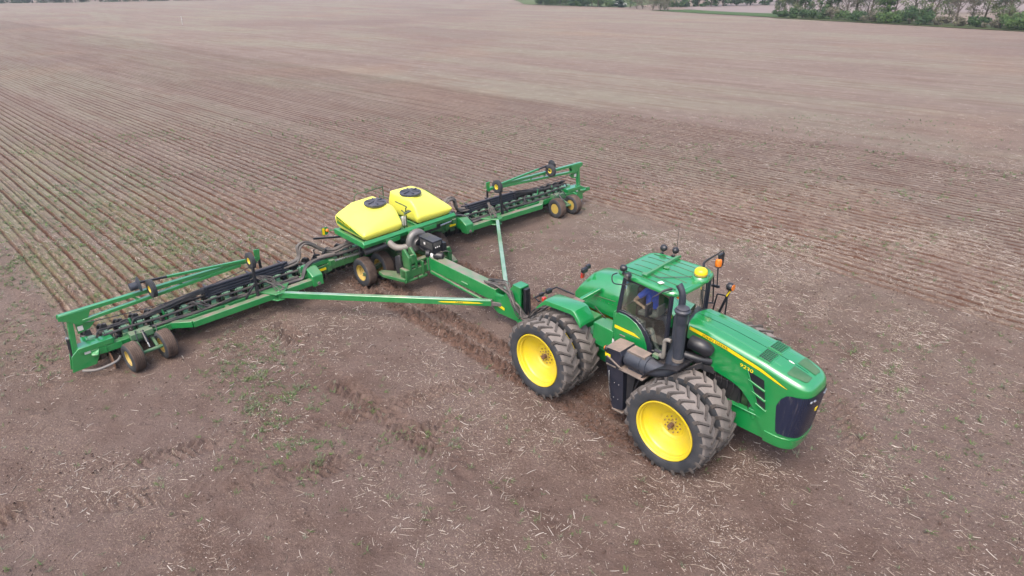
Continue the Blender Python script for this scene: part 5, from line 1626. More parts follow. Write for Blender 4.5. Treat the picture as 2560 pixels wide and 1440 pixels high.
# ---- hoses and rails along each wing
for sg in (1, -1):
    mb = MB()
    for k in range(7):
        s_, z_ = -1.09 - (k % 2) * 0.03, 1.145 - k * 0.043
        pts = [(s_, sg * (3.45 + t * .62), z_) for t in range(5)]
        mb.tube(pts, 0.025, 8)
    for t in range(5):
        mb.box(-1.135, -1.115, sg * (3.45 + t * .5), sg * (3.95 + t * .5), 0.86, 1.15)
    for k in range(3):
        mb.tube([(-1.22 - k * .06, sg * (3.45 + t * .62), 1.10 - k * .02) for t in range(5)], 0.026, 8)
    for q in (3.62, 4.6, 5.85):
        mb.box(-1.12, -1.06, sg * (q - .035), sg * (q + .035), 0.50, 1.12)
        mb.box(-1.36, -1.05, sg * (q - .025), sg * (q + .025), 1.115, 1.15)
        mb.box(-1.12, -0.90, sg * (q - .03), sg * (q + .03), 0.52, 0.58)
    mb.build('hose_rail', M['navy'], planter, warp=droop)
    for k in range(9):
        mb = MB()
        o1, o2 = (k % 3) * .055, (k // 3) * .045
        qe = 8.75 - k * .28
        j = rnd.uniform
        pts = [(-1.12 - o1, sg * 5.8, 1.0 + o2), (-1.10 - o1 + j(-.02, .02), sg * 6.2, 1.0 + o2 + j(-.02, .03)), (-1.10 - o1 + j(-.03, .03), sg * 6.9, 0.94 + o2 * .7 + j(-.02, .02)), (-1.10 - o1 + j(-.03, .03), sg * 7.5, 0.88 + o2 * .5 + j(-.02, .02))]
        if qe > 7.7: pts += [(-1.10 - o1, sg * (qe - .35), 0.92 + o2 * .3), (-1.06 - o1, sg * (qe - .08), 0.94), (-1.02 - o1, sg * qe, 0.74), (-1.05 - o1, sg * qe, 0.6)]
        else: pts += [(-1.2 - o1, sg * (7.5 + .2), 0.7)]
        mb.tube(pts, 0.024, 7, smooth=4)
        mb.build('seed_hose', M['hose'], planter, warp=droop)
    mb = MB()
    for k in range(2):
        mb.tube([(-0.80 - k * .06, sg * (3.3 + t * .6), 0.685 + .015 * math.sin(t * 2.1 + k)) for t in range(8)], 0.026, 8, smooth=3)
    mb.tube([(-1.0, sg * (3.2 + t * .6), 0.80 + .02 * math.sin(t * 1.7)) for t in range(10)], 0.035, 8, smooth=3)
    for k in range(3):
        mb.tube([(-1.28 - k * .07, sg * (3.0 + t * .6), 0.86 - k * .05 + .015 * math.sin(t * 2.3 + k)) for t in range(10)], 0.034, 8, smooth=3)
    mb.build('vacuum_line', M['hose'], planter, warp=droop)
    for k in range(6):      # loose loops dropping from the rails to the wing centre
        mb = MB(); q0 = 3.85 + k * .06; j = rnd.uniform
        mb.tube([(-1.1, sg * (4.55 + k * .03), 0.95), (-0.95, sg * (4.45 + j(-.1, .1)), 1.02 + j(0, .08)), (-0.6 + j(-.08, .08), sg * (4.25 + j(-.14, .14)), 0.92 + j(-.06, .12)), (-0.42 + .03 * k, sg * (4.12 + j(-.16, .16)), 0.80), (-0.34, sg * (3.95 + k * .08), 0.71)], 0.013, 6, smooth=5)
        mb.build('hydraulic_hose', M['hose_grey'], planter, warp=droop)
    for k in range(4):
        mb = MB(); j = rnd.uniform
        mb.tube([(-0.9, sg * 5.0, 0.70), (-0.75, sg * (5.4 + j(-.1, .1)), 0.72 + j(0, .05)), (-0.8, sg * (6.0 + j(-.2, .2)), 0.70), (-1.0, sg * (6.2 + k * .06), 0.85 + j(0, .1)), (-1.15, sg * (6.3 + k * .1), 0.7)], 0.018, 6, smooth=5)
        mb.build('hydraulic_hose', M['hose'], planter, warp=droop)

# ---- row units
def row_unit():
    mb = MB()
    for q in (-.065, .065):
        mb.obox((-0.94, q, 0.66), (-1.34, q, 0.72), 0.022, 0.05)
        mb.obox((-0.94, q, 0.50), (-1.34, q, 0.52), 0.022, 0.05)
    mb.box(-0.97, -0.93, -.10, .10, 0.44, 0.70)
    base = mb.build('row_unit', M['green_pale'], planter, bevel=0.006)
    mb = MB()
    mb.hull([(s, q, z) for q in (-.06, .06) for s, z in ((-1.32, .40), (-1.30, .74), (-1.40, .80), (-1.75, .64), (-1.95, .40), (-1.5, .22))])
    mb.box(-1.30, -1.02, -.045, .045, .40, .60)
    mb.build('shank', M['black_dusty'], base, bevel=0.008)
    mb = MB(); mb.hull([(-1.02, -.05, .66), (-1.02, .05, .66), (-1.12, -.05, .66), (-1.12, .05, .66), (-1.00, -.065, .86), (-1.00, .065, .86), (-1.14, -.065, .86), (-1.14, .065, .86)])
    mb.cyl((-1.22, .10, .60), (-1.06, .10, .84), 0.020, 8); mb.cyl((-1.22, -.10, .60), (-1.06, -.10, .84), 0.020, 8)
    mb.build('mini_hopper', painted('hopper_green', (0.17, 0.42, 0.27), 0.5, 0.0, 0.2, 0.2), base)
    mb = MB()
    mb.lathe([(0.0, -.09), (0.13, -.085), (0.155, -.06), (0.155, 0), (0.13, .03), (0, .035)], 'q', (-1.47, .12, .66), 18)
    mb.tube([(-1.47, .12, .82), (-1.36, .10, .95), (-1.2, .05, .98)], 0.035, 8, smooth=3)
    mb.hull([(-1.36, -.09, .74), (-1.36, .06, .74), (-1.58, -.09, .72), (-1.58, .06, .72), (-1.40, -.08, .90), (-1.40, .05, .90), (-1.55, -.08, .86), (-1.55, .05, .86)])
    mb.build('seed_meter', M['black_dusty'], base, ang=40)
    mb = MB()
    for q in (-.085, .085):
        mb.lathe([(0.205, -.03), (0.205, .03), (0.16, .04), (0.07, .03), (0, .03)], 'q', (-1.52, q, 0.205), 20)
        mb.lathe([(0, -.03), (0.07, -.03), (0.16, -.04), (0.205, -.03)], 'q', (-1.52, q, 0.205), 20)
    mb.build('gauge_wheel', M['black_dusty'], base, ang=40)
    mb = MB()
    for q in (-.07, .07):
        mb.lathe([(0, -.018), (0.15, -.02), (0.155, 0), (0.15, .02), (0, .018)], 'q', (-1.98, q, 0.15), 18)
    mb.obox((-1.85, 0, .42), (-2.0, 0, .15), .06, .04)
    mb.build('closing_wheel', M['black_dusty'], base, ang=40)
    return base
unit = row_unit()
for i in range(47):
    q = (i - 23) * ROW
    u = unit if i == 0 else copy_tree(unit, planter)
    u.location = (0, -q, dz(q) + rnd.uniform(-.01, .01) + (0.10 if abs(q) < 2.3 else 0))
# small uprights on the wing bars
for sg in (1, -1):
    for q in (7.05, 7.85):
        mb = MB(); mb.obox((-1.02, sg * q, 0.55), (-1.10, sg * (q + .06), 1.0), 0.05, 0.05); mb.build('hose_post', M['green'], planter, bevel=0.005, warp=droop)

# ---- row markers folded back over the wings
for sg in (1, -1):
    G = M['green']
    mb = MB()
    P = lambda s, q, z: (s, sg * q, z)
    mb.obox(P(-0.90, 9.20, 1.62), P(-0.90, 9.34, 0.32), 0.12, 0.13, up=(1, 0, 0))
    mb.prism([(sg * 9.50, 0.20), (sg * 9.42, 0.62), (sg * 9.22, 0.80), (sg * 8.95, 0.78), (sg * 8.80, 0.50), (sg * 8.95, 0.22)], 's', -0.82, -0.79)
    mb.prism([(sg * 9.50, 0.20), (sg * 9.42, 0.62), (sg * 9.22, 0.80), (sg * 8.95, 0.78), (sg * 8.80, 0.50), (sg * 8.95, 0.22)], 's', -1.02, -0.99)
    mb.box(-1.05, -0.74, sg * 8.45, sg * 9.25, 0.66, 0.80)
    mb.prism([(-1.0, sg * 9.1), (-1.40, sg * 9.05), (-1.3, sg * 8.75), (-1.0, sg * 8.7)], 'z', 0.74, 0.77)
    mb.obox(P(-0.66, 8.95, 0.52), P(-0.84, 8.85, 0.62), 0.16, 0.07)
    mb.prism([(sg * 9.13, 1.42), (sg * 9.12, 1.12), (sg * 8.85, 1.18), (sg * 8.68, 1.33)], 's', -0.90, -0.87)
    post = mb.build('marker_post', G, planter, bevel=0.008, warp=droop)
    mb = MB(); mb.box(-0.875, -0.862, sg * 8.98, sg * 9.10, 1.20, 1.32); mb.box(-0.79, -0.775, sg * 8.97, sg * 9.14, 0.58, 0.72); mb.build('warning_label', M['white'], post, warp=droop)
    mb = MB(); mb.tube([P(-0.70, 9.30, 0.22), P(-0.50, 9.0, 0.22), P(-0.42, 8.6, 0.30), P(-0.5, 8.45, .36)], 0.035, 8, smooth=4); mb.build('skid_bar', M['steel_dull'], post, warp=droop)
    mb = MB(); mb.lathe([(0.20, -.012), (0.24, 0), (0.20, .012)], 'q', (-0.72, sg * 8.62, 0.20), 22, cap=True); mb.build('coulter_disc', M['iron'], planter, warp=droop)
    mb = MB()
    mb.cyl(P(-0.98, 9.36, 0.45), P(-0.98, 9.34, 1.04), 0.058, 16, 0)
    mb.cyl(P(-0.98, 9.34, 1.04), P(-0.98, 9.34, 1.07), 0.062, 16, 1)
    mb.cyl(P(-0.98, 9.34, 1.05), P(-0.95, 9.34, 1.62), 0.022, 10, 1)
    mb.build('marker_cylinder', [M['black'], M['steel']], planter, warp=droop)
    mb = MB()
    mb.obox(P(-0.90, 9.40, 1.70), P(-0.90, 4.85, 1.66), 0.11, 0.10)
    mb.obox(P(-0.86, 8.95, 1.44), P(-0.88, 4.90, 1.60), 0.10, 0.085)
    mb.prism([(sg * 9.42, 1.74), (sg * 8.70, 1.72), (sg * 8.86, 1.40), (sg * 9.05, 1.36), (sg * 9.22, 1.52), (sg * 9.44, 1.62)], 's', -0.835, -0.82)
    mb.prism([(sg * 9.42, 1.74), (sg * 8.70, 1.72), (sg * 8.86, 1.40), (sg * 9.05, 1.36), (sg * 9.22, 1.52), (sg * 9.44, 1.62)], 's', -0.98, -0.965)
    for q in (7.75, 7.35, 6.6):
        mb.obox(P(-0.89, q, 1.66), P(-0.87, q - .14, 1.52), 0.03, 0.06)
    mb.obox(P(-0.90, 4.95, 1.66), P(-0.90, 4.42, 1.62), 0.10, 0.10)
    mb.prism([(sg * 4.45, 1.50), (sg * 4.32, 1.58), (sg * 4.28, 1.88), (sg * 4.46, 1.90)], 's', -0.92, -0.89)
    mk = mb.build('marker_arm', G, planter, bevel=0.008, warp=droop)
    mb = MB(); mb.box(-0.925, -0.90, sg * 4.30, sg * 4.38, 1.30, 1.60); mb.build('flag_rubber', M['black'], mk, warp=droop)
    mb = MB()
    mb.obox(P(-0.84, 4.75, 1.70), P(-0.80, 6.85, 1.93), 0.065, 0.065)
    mb.build('marker_extension', G, mk, bevel=0.006, warp=droop)
    mb = MB()
    mb.obox(P(-0.80, 6.80, 1.925), P(-0.80, 7.55, 2.00), 0.05, 0.05)
    mb.obox(P(-0.80, 7.22, 1.96), P(-0.60, 7.30, 1.80), 0.04, 0.04)
    mb.obox(P(-0.85, 7.5, 2.0), P(-0.88, 7.5, 1.70), 0.05, 0.05)
    mb.build('marker_shank', M['black'], mk, warp=droop)
    mb = MB()
    mb.lathe([(0.0, .03), (0.10, .025), (0.20, -.03), (0.185, -.02), (0.0, .015)], 'q', (-0.80, sg * 7.56, 1.96), 22)
    mb.lathe([(0.10, -.09), (0.10, .09), (0.06, .1), (0, .1)], 'q', (-0.84, sg * 7.66, 1.92), 18)
    mb.build('marker_disc', M['muffler'] if sg > 0 else M['black'], mk, warp=droop, ang=40)
    w = wheel_at(tiny, -0.60, sg * 7.32, 1.83 + dz(sg * 7.3), yaw=(0.05 if sg > 0 else 0.0))
    w = wheel_at(tiny, -0.72, sg * 4.66, 1.70 + dz(sg * 4.6), yaw=(0.0 if sg > 0 else 0.0))
    mb = MB(); mb.tube([P(-0.95, 8.8, 1.30), P(-0.95, 6.8, 1.16), P(-0.90, 5.0, 1.38), P(-0.90, 4.4, 1.5)], 0.010, 6, smooth=6); mb.build('marker_cable', M['black'], mk, warp=droop)
    mb = MB()
    mb.obox(P(-0.52, 4.72, 0.66), P(-0.60, 4.68, 1.56), 0.075, 0.075, up=(1, 0, 0))
    mb.obox(P(-0.56, 4.70, 1.10), P(-0.60, 5.05, 0.68), 0.05, 0.05)
    mb.box(-0.70, -0.50, sg * 4.64 if sg > 0 else -4.72, sg * 4.72 if sg > 0 else -4.64, 1.54, 1.60)
    mb.build('marker_rest', M['black'], planter, bevel=0.006, warp=droop)

mb = MB()
mb.prism([(-9.05, 0.40), (-9.05, 0.86), (-9.30, 0.80), (-9.62, 0.66), (-9.92, 0.60), (-9.92, 0.48), (-9.60, 0.46), (-9.40, 0.38)], 's', -0.86, -0.80)
mb.prism([(-0.86, -9.2), (-0.66, -9.3), (-0.66, -9.5), (-0.86, -9.7)], 'z', 0.60, 0.63)
mb.build('transport_hook', M['green'], planter, bevel=0.008, warp=droop)
# ---- hoses at the hitch
for k in range(14):
    j = rnd.uniform
    mb = MB()
    q0 = j(-.15, .15)
    mb.tube([(4.0 + j(-.2, .1), q0, 1.09), (4.4, q0 + j(-.05, .1), 1.14 + j(0, .08)), (4.75 + j(-.05, .05), q0 * .8 + j(0, .12), 1.20 + j(-.05, .12)), (5.15, .22 + j(-.04, .06), 1.12 + j(-.1, .15)),
             (5.42, .25 + j(-.08, .1), .85 + j(-.1, .1)), (5.62, .14 + j(-.1, .15), .62 + j(-.1, .08)), (5.9, j(-.1, .2), .80 + j(-.1, .2)), (6.1 + j(0, .2), j(-.1, .25), 1.15 + j(-.1, .1)), (6.35, j(-.05, .25), 1.25)], j(.013, .021), 7, smooth=5)
    mb.build('hydraulic_hose', M['hose'] if k % 3 else M['hose_grey'], planter)
# ------------------------------------------------------------------ land beyond the field
def plain_mat(name, c1, c2, scale=0.3, rough=0.95, mapping=None):
    m, nt, b = newmat(name)
    P = nt.nodes.new('ShaderNodeNewGeometry').outputs['Position']
    n = noise(nt, scale, 5, 0.6, P)
    n2 = noise(nt, scale * 14, 3, 0.6, P)
    f = mth(nt, 'ADD', mth(nt, 'MULTIPLY', mapr(nt, n, 0.3, 0.7), 0.6), mth(nt, 'MULTIPLY', mapr(nt, n2, 0.3, 0.7), 0.4))
    nt.links.new(nd(nt, 'ShaderNodeHueSaturation', {'Value': 0.59, 'Color': mixc(nt, f, c1, c2)}).outputs[0], b.inputs['Base Color'])
    b.inputs['Roughness'].default_value = rough
    b.inputs['Specular IOR Level'].default_value = 0.15
    return m

def sheet(name, poly, mat, lift, n=26, kind='structure'):
    """a piece of ground: a four-cornered patch laid on the terrain"""
    a, b, c, d = [Vector((p[0], p[1], 0)) for p in poly]
    X = []; fs = []
    for i in range(n + 1):
        for j in range(n + 1):
            u, v = i / n, j / n
            p = (a * (1 - u) + b * u) * (1 - v) + (d * (1 - u) + c * u) * v
            X.append((p.x, p.y, float(far_z(p.x, p.y)) + lift))
    for i in range(n):
        for j in range(n):
            k = i * (n + 1) + j
            fs.append((k, k + 1, k + n + 2, k + n + 1))
    me = bpy.data.meshes.new(name); me.from_pydata(X, [], fs); me.materials.append(mat); me.shade_smooth()
    return tag(put(name, me), kind=kind)

sheet('grass_strip', [(44.0, 233), (57, 236), (76, 182), (62.0, 168)], plain_mat('verge_grass', (0.055, 0.10, 0.033), (0.085, 0.145, 0.05), 0.5), 0.10)
sheet('lawn', [(6, 307), (40, 262), (120, 420), (0, 420)], plain_mat('lawn_grass', (0.085, 0.125, 0.045), (0.14, 0.18, 0.08), 0.3), 0.12)
sheet('stubble_field', [(56, 247), (70, 180), (330, 240), (160, 420)], plain_mat('stubble_soil', (0.25, 0.20, 0.195), (0.33, 0.275, 0.262), 0.15), 0.08)
sheet('hedge_bank', [(60, 170), (86, 122), (96, 124), (72, 182)], plain_mat('bank_grass', (0.05, 0.09, 0.03), (0.12, 0.13, 0.06), 0.9), 0.12)

def leaf_mat(name, c1, c2, c3):
    m, nt, b = newmat(name)
    P = nt.nodes.new('ShaderNodeNewGeometry').outputs['Position']
    rn = nd(nt, 'ShaderNodeAttribute', attribute_name='tone').outputs['Fac']
    n = noise(nt, 0.7, 2, 0.5, P)
    col = mixc(nt, mapr(nt, n, 0.35, 0.65), c1, c2)
    col = mixc(nt, mapr(nt, rn, 0.6, 1.0), col, c3)
    col = nd(nt, 'ShaderNodeHueSaturation', {'Value': 0.63, 'Color': col}).outputs[0]
    nt.links.new(col, b.inputs['Base Color'])
    b.inputs['Roughness'].default_value = 0.7
    b.inputs['Specular IOR Level'].default_value = 0.25
    return m
LEAF = {
    'dark': leaf_mat('leaf_dark', (0.022, 0.062, 0.022), (0.045, 0.10, 0.030), (0.075, 0.135, 0.045)),
    'mid': leaf_mat('leaf_mid', (0.045, 0.105, 0.030), (0.075, 0.14, 0.035), (0.12, 0.19, 0.06)),
    'pale': leaf_mat('leaf_pale', (0.085, 0.13, 0.05), (0.13, 0.17, 0.07), (0.19, 0.21, 0.10)),
    'bud': leaf_mat('leaf_bud', (0.12, 0.11, 0.08), (0.17, 0.15, 0.12), (0.16, 0.18, 0.09)),
    'spruce': leaf_mat('leaf_spruce', (0.012, 0.035, 0.026), (0.024, 0.055, 0.038), (0.035, 0.07, 0.045)),
    'far': leaf_mat('leaf_far', (0.030, 0.075, 0.045), (0.05, 0.105, 0.055), (0.075, 0.13, 0.07)),
}
M['bark'] = plain_mat('bark', (0.10, 0.08, 0.065), (0.19, 0.155, 0.13), 2.0)

def leaves(name, blobs, n, size, mat, parent, rng, shell=0.55):
    """many small leaf sprays spread through the crown's clumps"""
    w = np.array([b[3] * b[4] * b[5] for b in blobs]) ** 0.7
    pick = rng.choice(len(blobs), n, p=w / w.sum())
    B = np.array(blobs)[pick]
    d = rng.normal(size=(n, 3)); d /= np.linalg.norm(d, axis=1)[:, None]
    r = (shell + (1 - shell) * rng.random(n)) * (0.85 + 0.3 * rng.random(n))
    c = B[:, :3] + d * r[:, None] * B[:, 3:6]
    c[:, 2] = np.maximum(c[:, 2], 0.05)
    sz = size * (0.6 + 0.8 * rng.random(n))
    a = rng.normal(size=(n, 3)); a /= np.linalg.norm(a, axis=1)[:, None]
    b = np.cross(a, d + 0.3 * rng.normal(size=(n, 3))); b /= np.maximum(np.linalg.norm(b, axis=1), 1e-3)[:, None]
    V = np.stack([c + a * sz[:, None], c + b * sz[:, None] * 0.6, c - a * sz[:, None] * 0.8, c - b * sz[:, None] * 0.55], 1).reshape(-1, 3)
    me = bpy.data.meshes.new(name)
    me.from_pydata(V.tolist(), [], np.arange(n * 4).reshape(n, 4).tolist())
    at = me.attributes.new('tone', 'FLOAT', 'POINT')
    at.data.foreach_set('value', np.repeat(rng.random(n), 4).astype(np.float32))
    me.materials.append(mat)
    return put(name, me, parent)

def plant(kind, x, y, H, label, cat, group, seed, name, lean=0.0):
    rng = np.random.default_rng(seed)
    o = thing(name, label, cat, (x, y, float(far_z(x, y))), rng.random() * 6.28, group)
    if kind == 'shrub' or kind == 'shrub_bud':
        W_ = H * (0.75 + 0.35 * rng.random())
        blobs = []
        for i in range(9):
            r = H * (0.24 + 0.16 * rng.random())
            blobs.append((rng.normal() * W_ * .42, rng.normal() * W_ * .42, r * .8 + (H - 1.7 * r) * rng.random() ** .8, r * 1.1, r * 1.1, r * .9))
        mb = MB()
        for i in range(5):
            a = rng.random() * 6.28
            mb.tube([(0, 0, 0), (math.cos(a) * W_ * .15, math.sin(a) * W_ * .15, H * .35), (math.cos(a) * W_ * .4, math.sin(a) * W_ * .4, H * (.6 + .3 * rng.random()))], [.06, .04, .015], 5)
        mb.build('stem', M['bark'], o)
        leaves('crown', blobs, 1700 if kind == 'shrub' else 900, 0.17, LEAF['dark' if rng.random() < .6 else 'mid'] if kind == 'shrub' else LEAF['bud'], o, rng, 0.5)
    elif kind in ('tree', 'thin', 'bare', 'dense'):
        mb = MB(); tips = []
        lx, ly = lean * H, rng.normal() * .02 * H
        base_r = 0.022 * H + .04
        mb.tube([(0, 0, -.3), (lx * .2, ly * .2, H * .25), (lx * .55, ly * .6, H * .55), (lx, ly, H * .93)], [base_r, base_r * .8, base_r * .5, base_r * .12], 7)
        nl = 9 if kind != 'bare' else 12
        for i in range(nl):
            t = .28 + .6 * (i + rng.random()) / nl
            p0 = Vector((lx * t, ly * t, H * t * .93))
            a = rng.random() * 6.28; L = H * (.40 - .22 * t) * (.8 + .5 * rng.random())
            p1 = p0 + Vector((math.cos(a) * L * .55, math.sin(a) * L * .55, L * .45)); p2 = p0 + Vector((math.cos(a) * L * .95, math.sin(a) * L * .95, L * (.9 + .3 * rng.random())))
            mb.tube([p0, p1, p2], [base_r * .32, base_r * .2, base_r * .06], 5)
            tips.append(p2)
            for k_ in range(3):
                q = p1.lerp(p2, rng.random()); v = Vector((rng.normal(), rng.normal(), .5 + abs(rng.normal()))) * L * .28
                mb.tube([q, q + v], [base_r * .1, base_r * .03], 4)
                tips.append(q + v)
        mb.build('trunk', M['bark'], o)
        blobs = [(rng.normal() * H * .13, rng.normal() * H * .13, H * ((.22 if kind != 'dense' else .06) + .5 * rng.random()), H * (.13 if kind != 'dense' else .17), H * (.13 if kind != 'dense' else .17), H * .11) for _ in range({'tree': 7, 'thin': 5, 'bare': 2, 'dense': 12}[kind])]
        for p in tips:
            r = H * (.075 if kind != 'dense' else .13) * (.7 + .7 * rng.random())
            blobs.append((p.x, p.y, p.z, r * 1.2, r * 1.2, r * .8))
        if kind in ('thin', 'bare', 'tree'):
            for i in range(16):
                a = rng.random() * 6.28; rr = H * .30 * rng.random() ** .6
                blobs.append((lx * .6 + math.cos(a) * rr, ly * .6 + math.sin(a) * rr, H * (.20 + .75 * rng.random()), H * .12, H * .12, H * .10))
        mat = {'tree': 'mid', 'thin': 'pale', 'bare': 'bud', 'dense': 'dark'}[kind]
        leaves('crown', blobs, {'tree': 3200, 'thin': 2400, 'bare': 1600, 'dense': 3200}[kind], {'tree': .19, 'thin': .15, 'bare': .12, 'dense': .34}[kind], LEAF[mat], o, rng, 0.2)
    elif kind == 'spruce':
        mb = MB(); mb.tube([(0, 0, 0), (0, 0, H)], [.22, .03], 7); mb.build('trunk', M['bark'], o)
        blobs = []
        for i in range(26):
            t = i / 26; a = i * 2.4; R = H * .24 * (1 - t) + .15
            blobs.append((math.cos(a) * R * .6, math.sin(a) * R * .6, .4 + t * (H - .6), R * .6, R * .6, .45))
        leaves('crown', blobs, 1500, 0.28, LEAF['spruce'], o, rng, 0.3)
    elif kind == 'far':
        mb = MB(); mb.tube([(0, 0, -.3), (.2, 0, H * .4), (.1, .2, H * .8)], [.3, .2, .05], 6); mb.build('trunk', M['bark'], o)
        blobs = []
        for i in range(7):
            r = H * (.20 + .12 * rng.random())
            blobs.append((rng.normal() * H * .22, rng.normal() * H * .22, H * (.08 + .7 * rng.random()), r, r, r * .8))
        leaves('crown', blobs, 560, 0.5, LEAF['far' if rng.random() < .75 else 'dark'], o, rng, 0.5)
    return o

ORD = ['first', 'second', 'third', 'fourth', 'fifth', 'sixth', 'seventh', 'eighth', 'ninth', 'tenth', 'eleventh', 'twelfth', 'thirteenth', 'fourteenth']
count = {}
def nth(k):
    count[k] = count.get(k, 0) + 1
    return ORD[count[k] - 1]
# hedgerow shrubs along the right-hand field edge, nearest last
SHR = [(62.8, 172.7, 1.6), (63.6, 168.8, 2.0), (65.5, 166.6, 2.7), (67.6, 162.9, 2.6), (69.6, 160.7, 3.0), (71.0, 157.2, 2.5), (72.3, 154.0, 2.9), (73.6, 150.7, 2.4), (74.9, 147.4, 2.5), (76.5, 145.9, 2.6),
       (77.7, 144.2, 3.7), (78.4, 141.5, 2.8), (81.3, 139.8, 1.9), (83.0, 137.0, 1.8), (84.3, 133.0, 2.2), (85.9, 130.4, 1.9), (86.6, 128.2, 2.6), (87.4, 125.8, 3.2), (88.9, 122.6, 3.4)]
for i, (x, y, H) in enumerate(SHR):
    if i == 10:
        plant('shrub', x, y, H, 'tallest rounded green shrub in the hedge at the right field edge', 'shrub', None, 110, 'hedge_shrub')
    elif i in (4, 7, 12, 13, 15):
        plant('shrub_bud', x, y, H, 'brownish budding hedge shrub at the field edge, %s of its kind from the left' % nth('b'), 'shrub', 'budding shrubs in the field hedge', 100 + i, 'hedge_shrub')
    else:
        plant('shrub', x, y, H, 'leafy dark green hedge shrub at the field edge, %s of its kind from the left' % nth('s'), 'shrub', 'shrubs in the field hedge', 100 + i, 'hedge_shrub')
TR = [(67.8, 177.5, 8, 'thin'), (71.7, 172.9, 7, 'bare'), (73.2, 170.5, 8, 'tree'), (75.1, 166.6, 7, 'bare'), (77.1, 166.2, 8, 'thin'), (78.7, 164.2, 6, 'bare'), (78.4, 154.2, 5.2, 'tree'), (81.9, 144.8, 8, 'thin'),
      (86.5, 147.0, 5.0, 'bare'), (87.7, 141.1, 5.5, 'bare'), (88.4, 138.5, 8, 'bare'), (88.9, 132.4, 8, 'thin'), (92.2, 130.0, 6, 'tree'), (94.5, 127.0, 8, 'thin'),
      (66.5, 181.0, 7, 'thin'), (70.0, 176.5, 8, 'tree'), (74.8, 171.0, 8, 'thin'), (78.0, 168.0, 7, 'bare'), (77.2, 159.5, 8, 'thin'), (81.0, 157.0, 7, 'bare'), (81.5, 150.5, 8, 'thin'), (84.5, 150.0, 7, 'bare'), (85.0, 141.5, 7, 'bare'), (90.5, 137.0, 7, 'thin'), (91.0, 129.0, 7, 'bare')]
TR.sort(key=lambda t: t[0] / t[1])
for i, (x, y, H, kd) in enumerate(TR):
    lab = {'thin': kd == 'thin' and ('thin hedge tree with sparse pale new leaves, %s of its kind from the left' % nth('t')), 'bare': None, 'tree': None}[kd] or {'bare': 'nearly bare budding tree in the hedge, %s of its kind from the left', 'tree': 'fully leafed green tree in the hedge, %s of its kind from the left'}[kd] % nth(kd)
    plant(kd, x, y, H, lab, 'tree', {'thin': 'sparse trees in the field hedge', 'bare': 'bare trees in the field hedge', 'tree': 'leafy trees in the field hedge'}[kd], 200 + i, 'hedge_tree', lean=(0.22 if (x, kd) in ((88.4, 'bare'), (81.9, 'thin')) else rnd.uniform(-.05, .2)))
# trees and shrubs round the lawn
LF = [(11.7, 306.1), (14.2, 300.0), (17.0, 298.9), (19.8, 292.8), (22.5, 291.9), (23.9, 286.4), (26.6, 285.6), (27.6, 280.6), (30.3, 275.1), (31.9, 270.1)]
for i, (x, y) in enumerate(LF):
    kd = ['dense', 'tree', 'shrub', 'tree', 'shrub', 'dense', 'dense', 'dense', 'tree', 'tree'][i]
    plant(kd, x, y, {'tree': 8, 'shrub': 4.5, 'dense': 6.5}[kd], {'tree': 'slim trunked tree along the edge of the far lawn', 'shrub': 'green shrub between the tree trunks along the far lawn', 'dense': 'dense dark green tree along the edge of the far lawn'}[kd],
          'shrub' if kd == 'shrub' else 'tree', {'tree': 'slim trees along the lawn', 'shrub': 'shrubs along the lawn', 'dense': 'dense trees along the lawn'}[kd], 300 + i, 'lawn_shrub' if kd == 'shrub' else 'lawn_tree')
plant('spruce', 38.6, 264.5, 9, 'dark blue green conifer standing beside the lawn and the parked car', 'tree', None, 330, 'conifer_tree')
for i, (x, y, H, kd) in enumerate([(41.5, 258, 6, 'shrub'), (42.5, 250, 6, 'bare'), (43.5, 244, 5, 'shrub_bud'), (45.2, 236, 6.5, 'shrub_bud'), (46.5, 231, 6.0, 'shrub_bud'), (48.0, 227, 5.5, 'shrub_bud'), (49, 236, 7, 'shrub')]):
    plant(kd, x, y, H, ('big greyish budding bush by the field corner, %s of its kind from the left' % nth('g')) if kd != 'shrub' else ('big green bush by the field corner, %s of its kind from the left' % nth('gb')), 'bush',
          'greyish bushes at the field corner' if kd != 'shrub' else 'green bushes at the field corner', 340 + i, 'corner_bush')
for i, (x, y) in enumerate([(57.3, 262), (61.2, 261), (66.3, 263.6), (70.5, 262.3), (75.4, 265.2), (81.1, 267.8), (86.8, 270.4), (91.3, 269.1), (96.6, 272), (102, 274), (108, 276)]):
    plant('dense', x, y, 7 + 2.5 * rnd.random(), 'dense dark green tree beyond the stubble field, %s from the left in its row' % nth('f'), 'tree', 'trees beyond the stubble field', 360 + i, 'field_tree')
for i in range(9):
    x, y = 165 + i * 5.2, 294 - i * 6.5
    plant('far', x, y, 6, 'distant green tree at the top right edge beyond the stubble field', 'tree', 'distant trees at the right', 380 + i, 'distant_tree')
for i in range(58):
    x = -325 + i * 3.3 + rnd.uniform(-1.5, 1.5); y = 424 + i * .22 + rnd.uniform(-5, 6)
    plant('far', x, y, 8 + 3 * rnd.random(), 'distant blue green tree in the row along the far left edge of the field', 'tree', 'distant trees at the left', 400 + i, 'distant_tree')
for i, (x, y) in enumerate([(12.8, 303), (15.6, 300), (18.4, 296), (21.0, 293.5), (25.2, 287), (29.0, 278), (33.2, 275), (35.0, 271)]):
    plant('shrub', x, y, 2.2 + 1.6 * rnd.random(), 'low green shrub under the slim trees along the far lawn', 'shrub', 'low shrubs along the lawn', 460 + i, 'lawn_shrub')
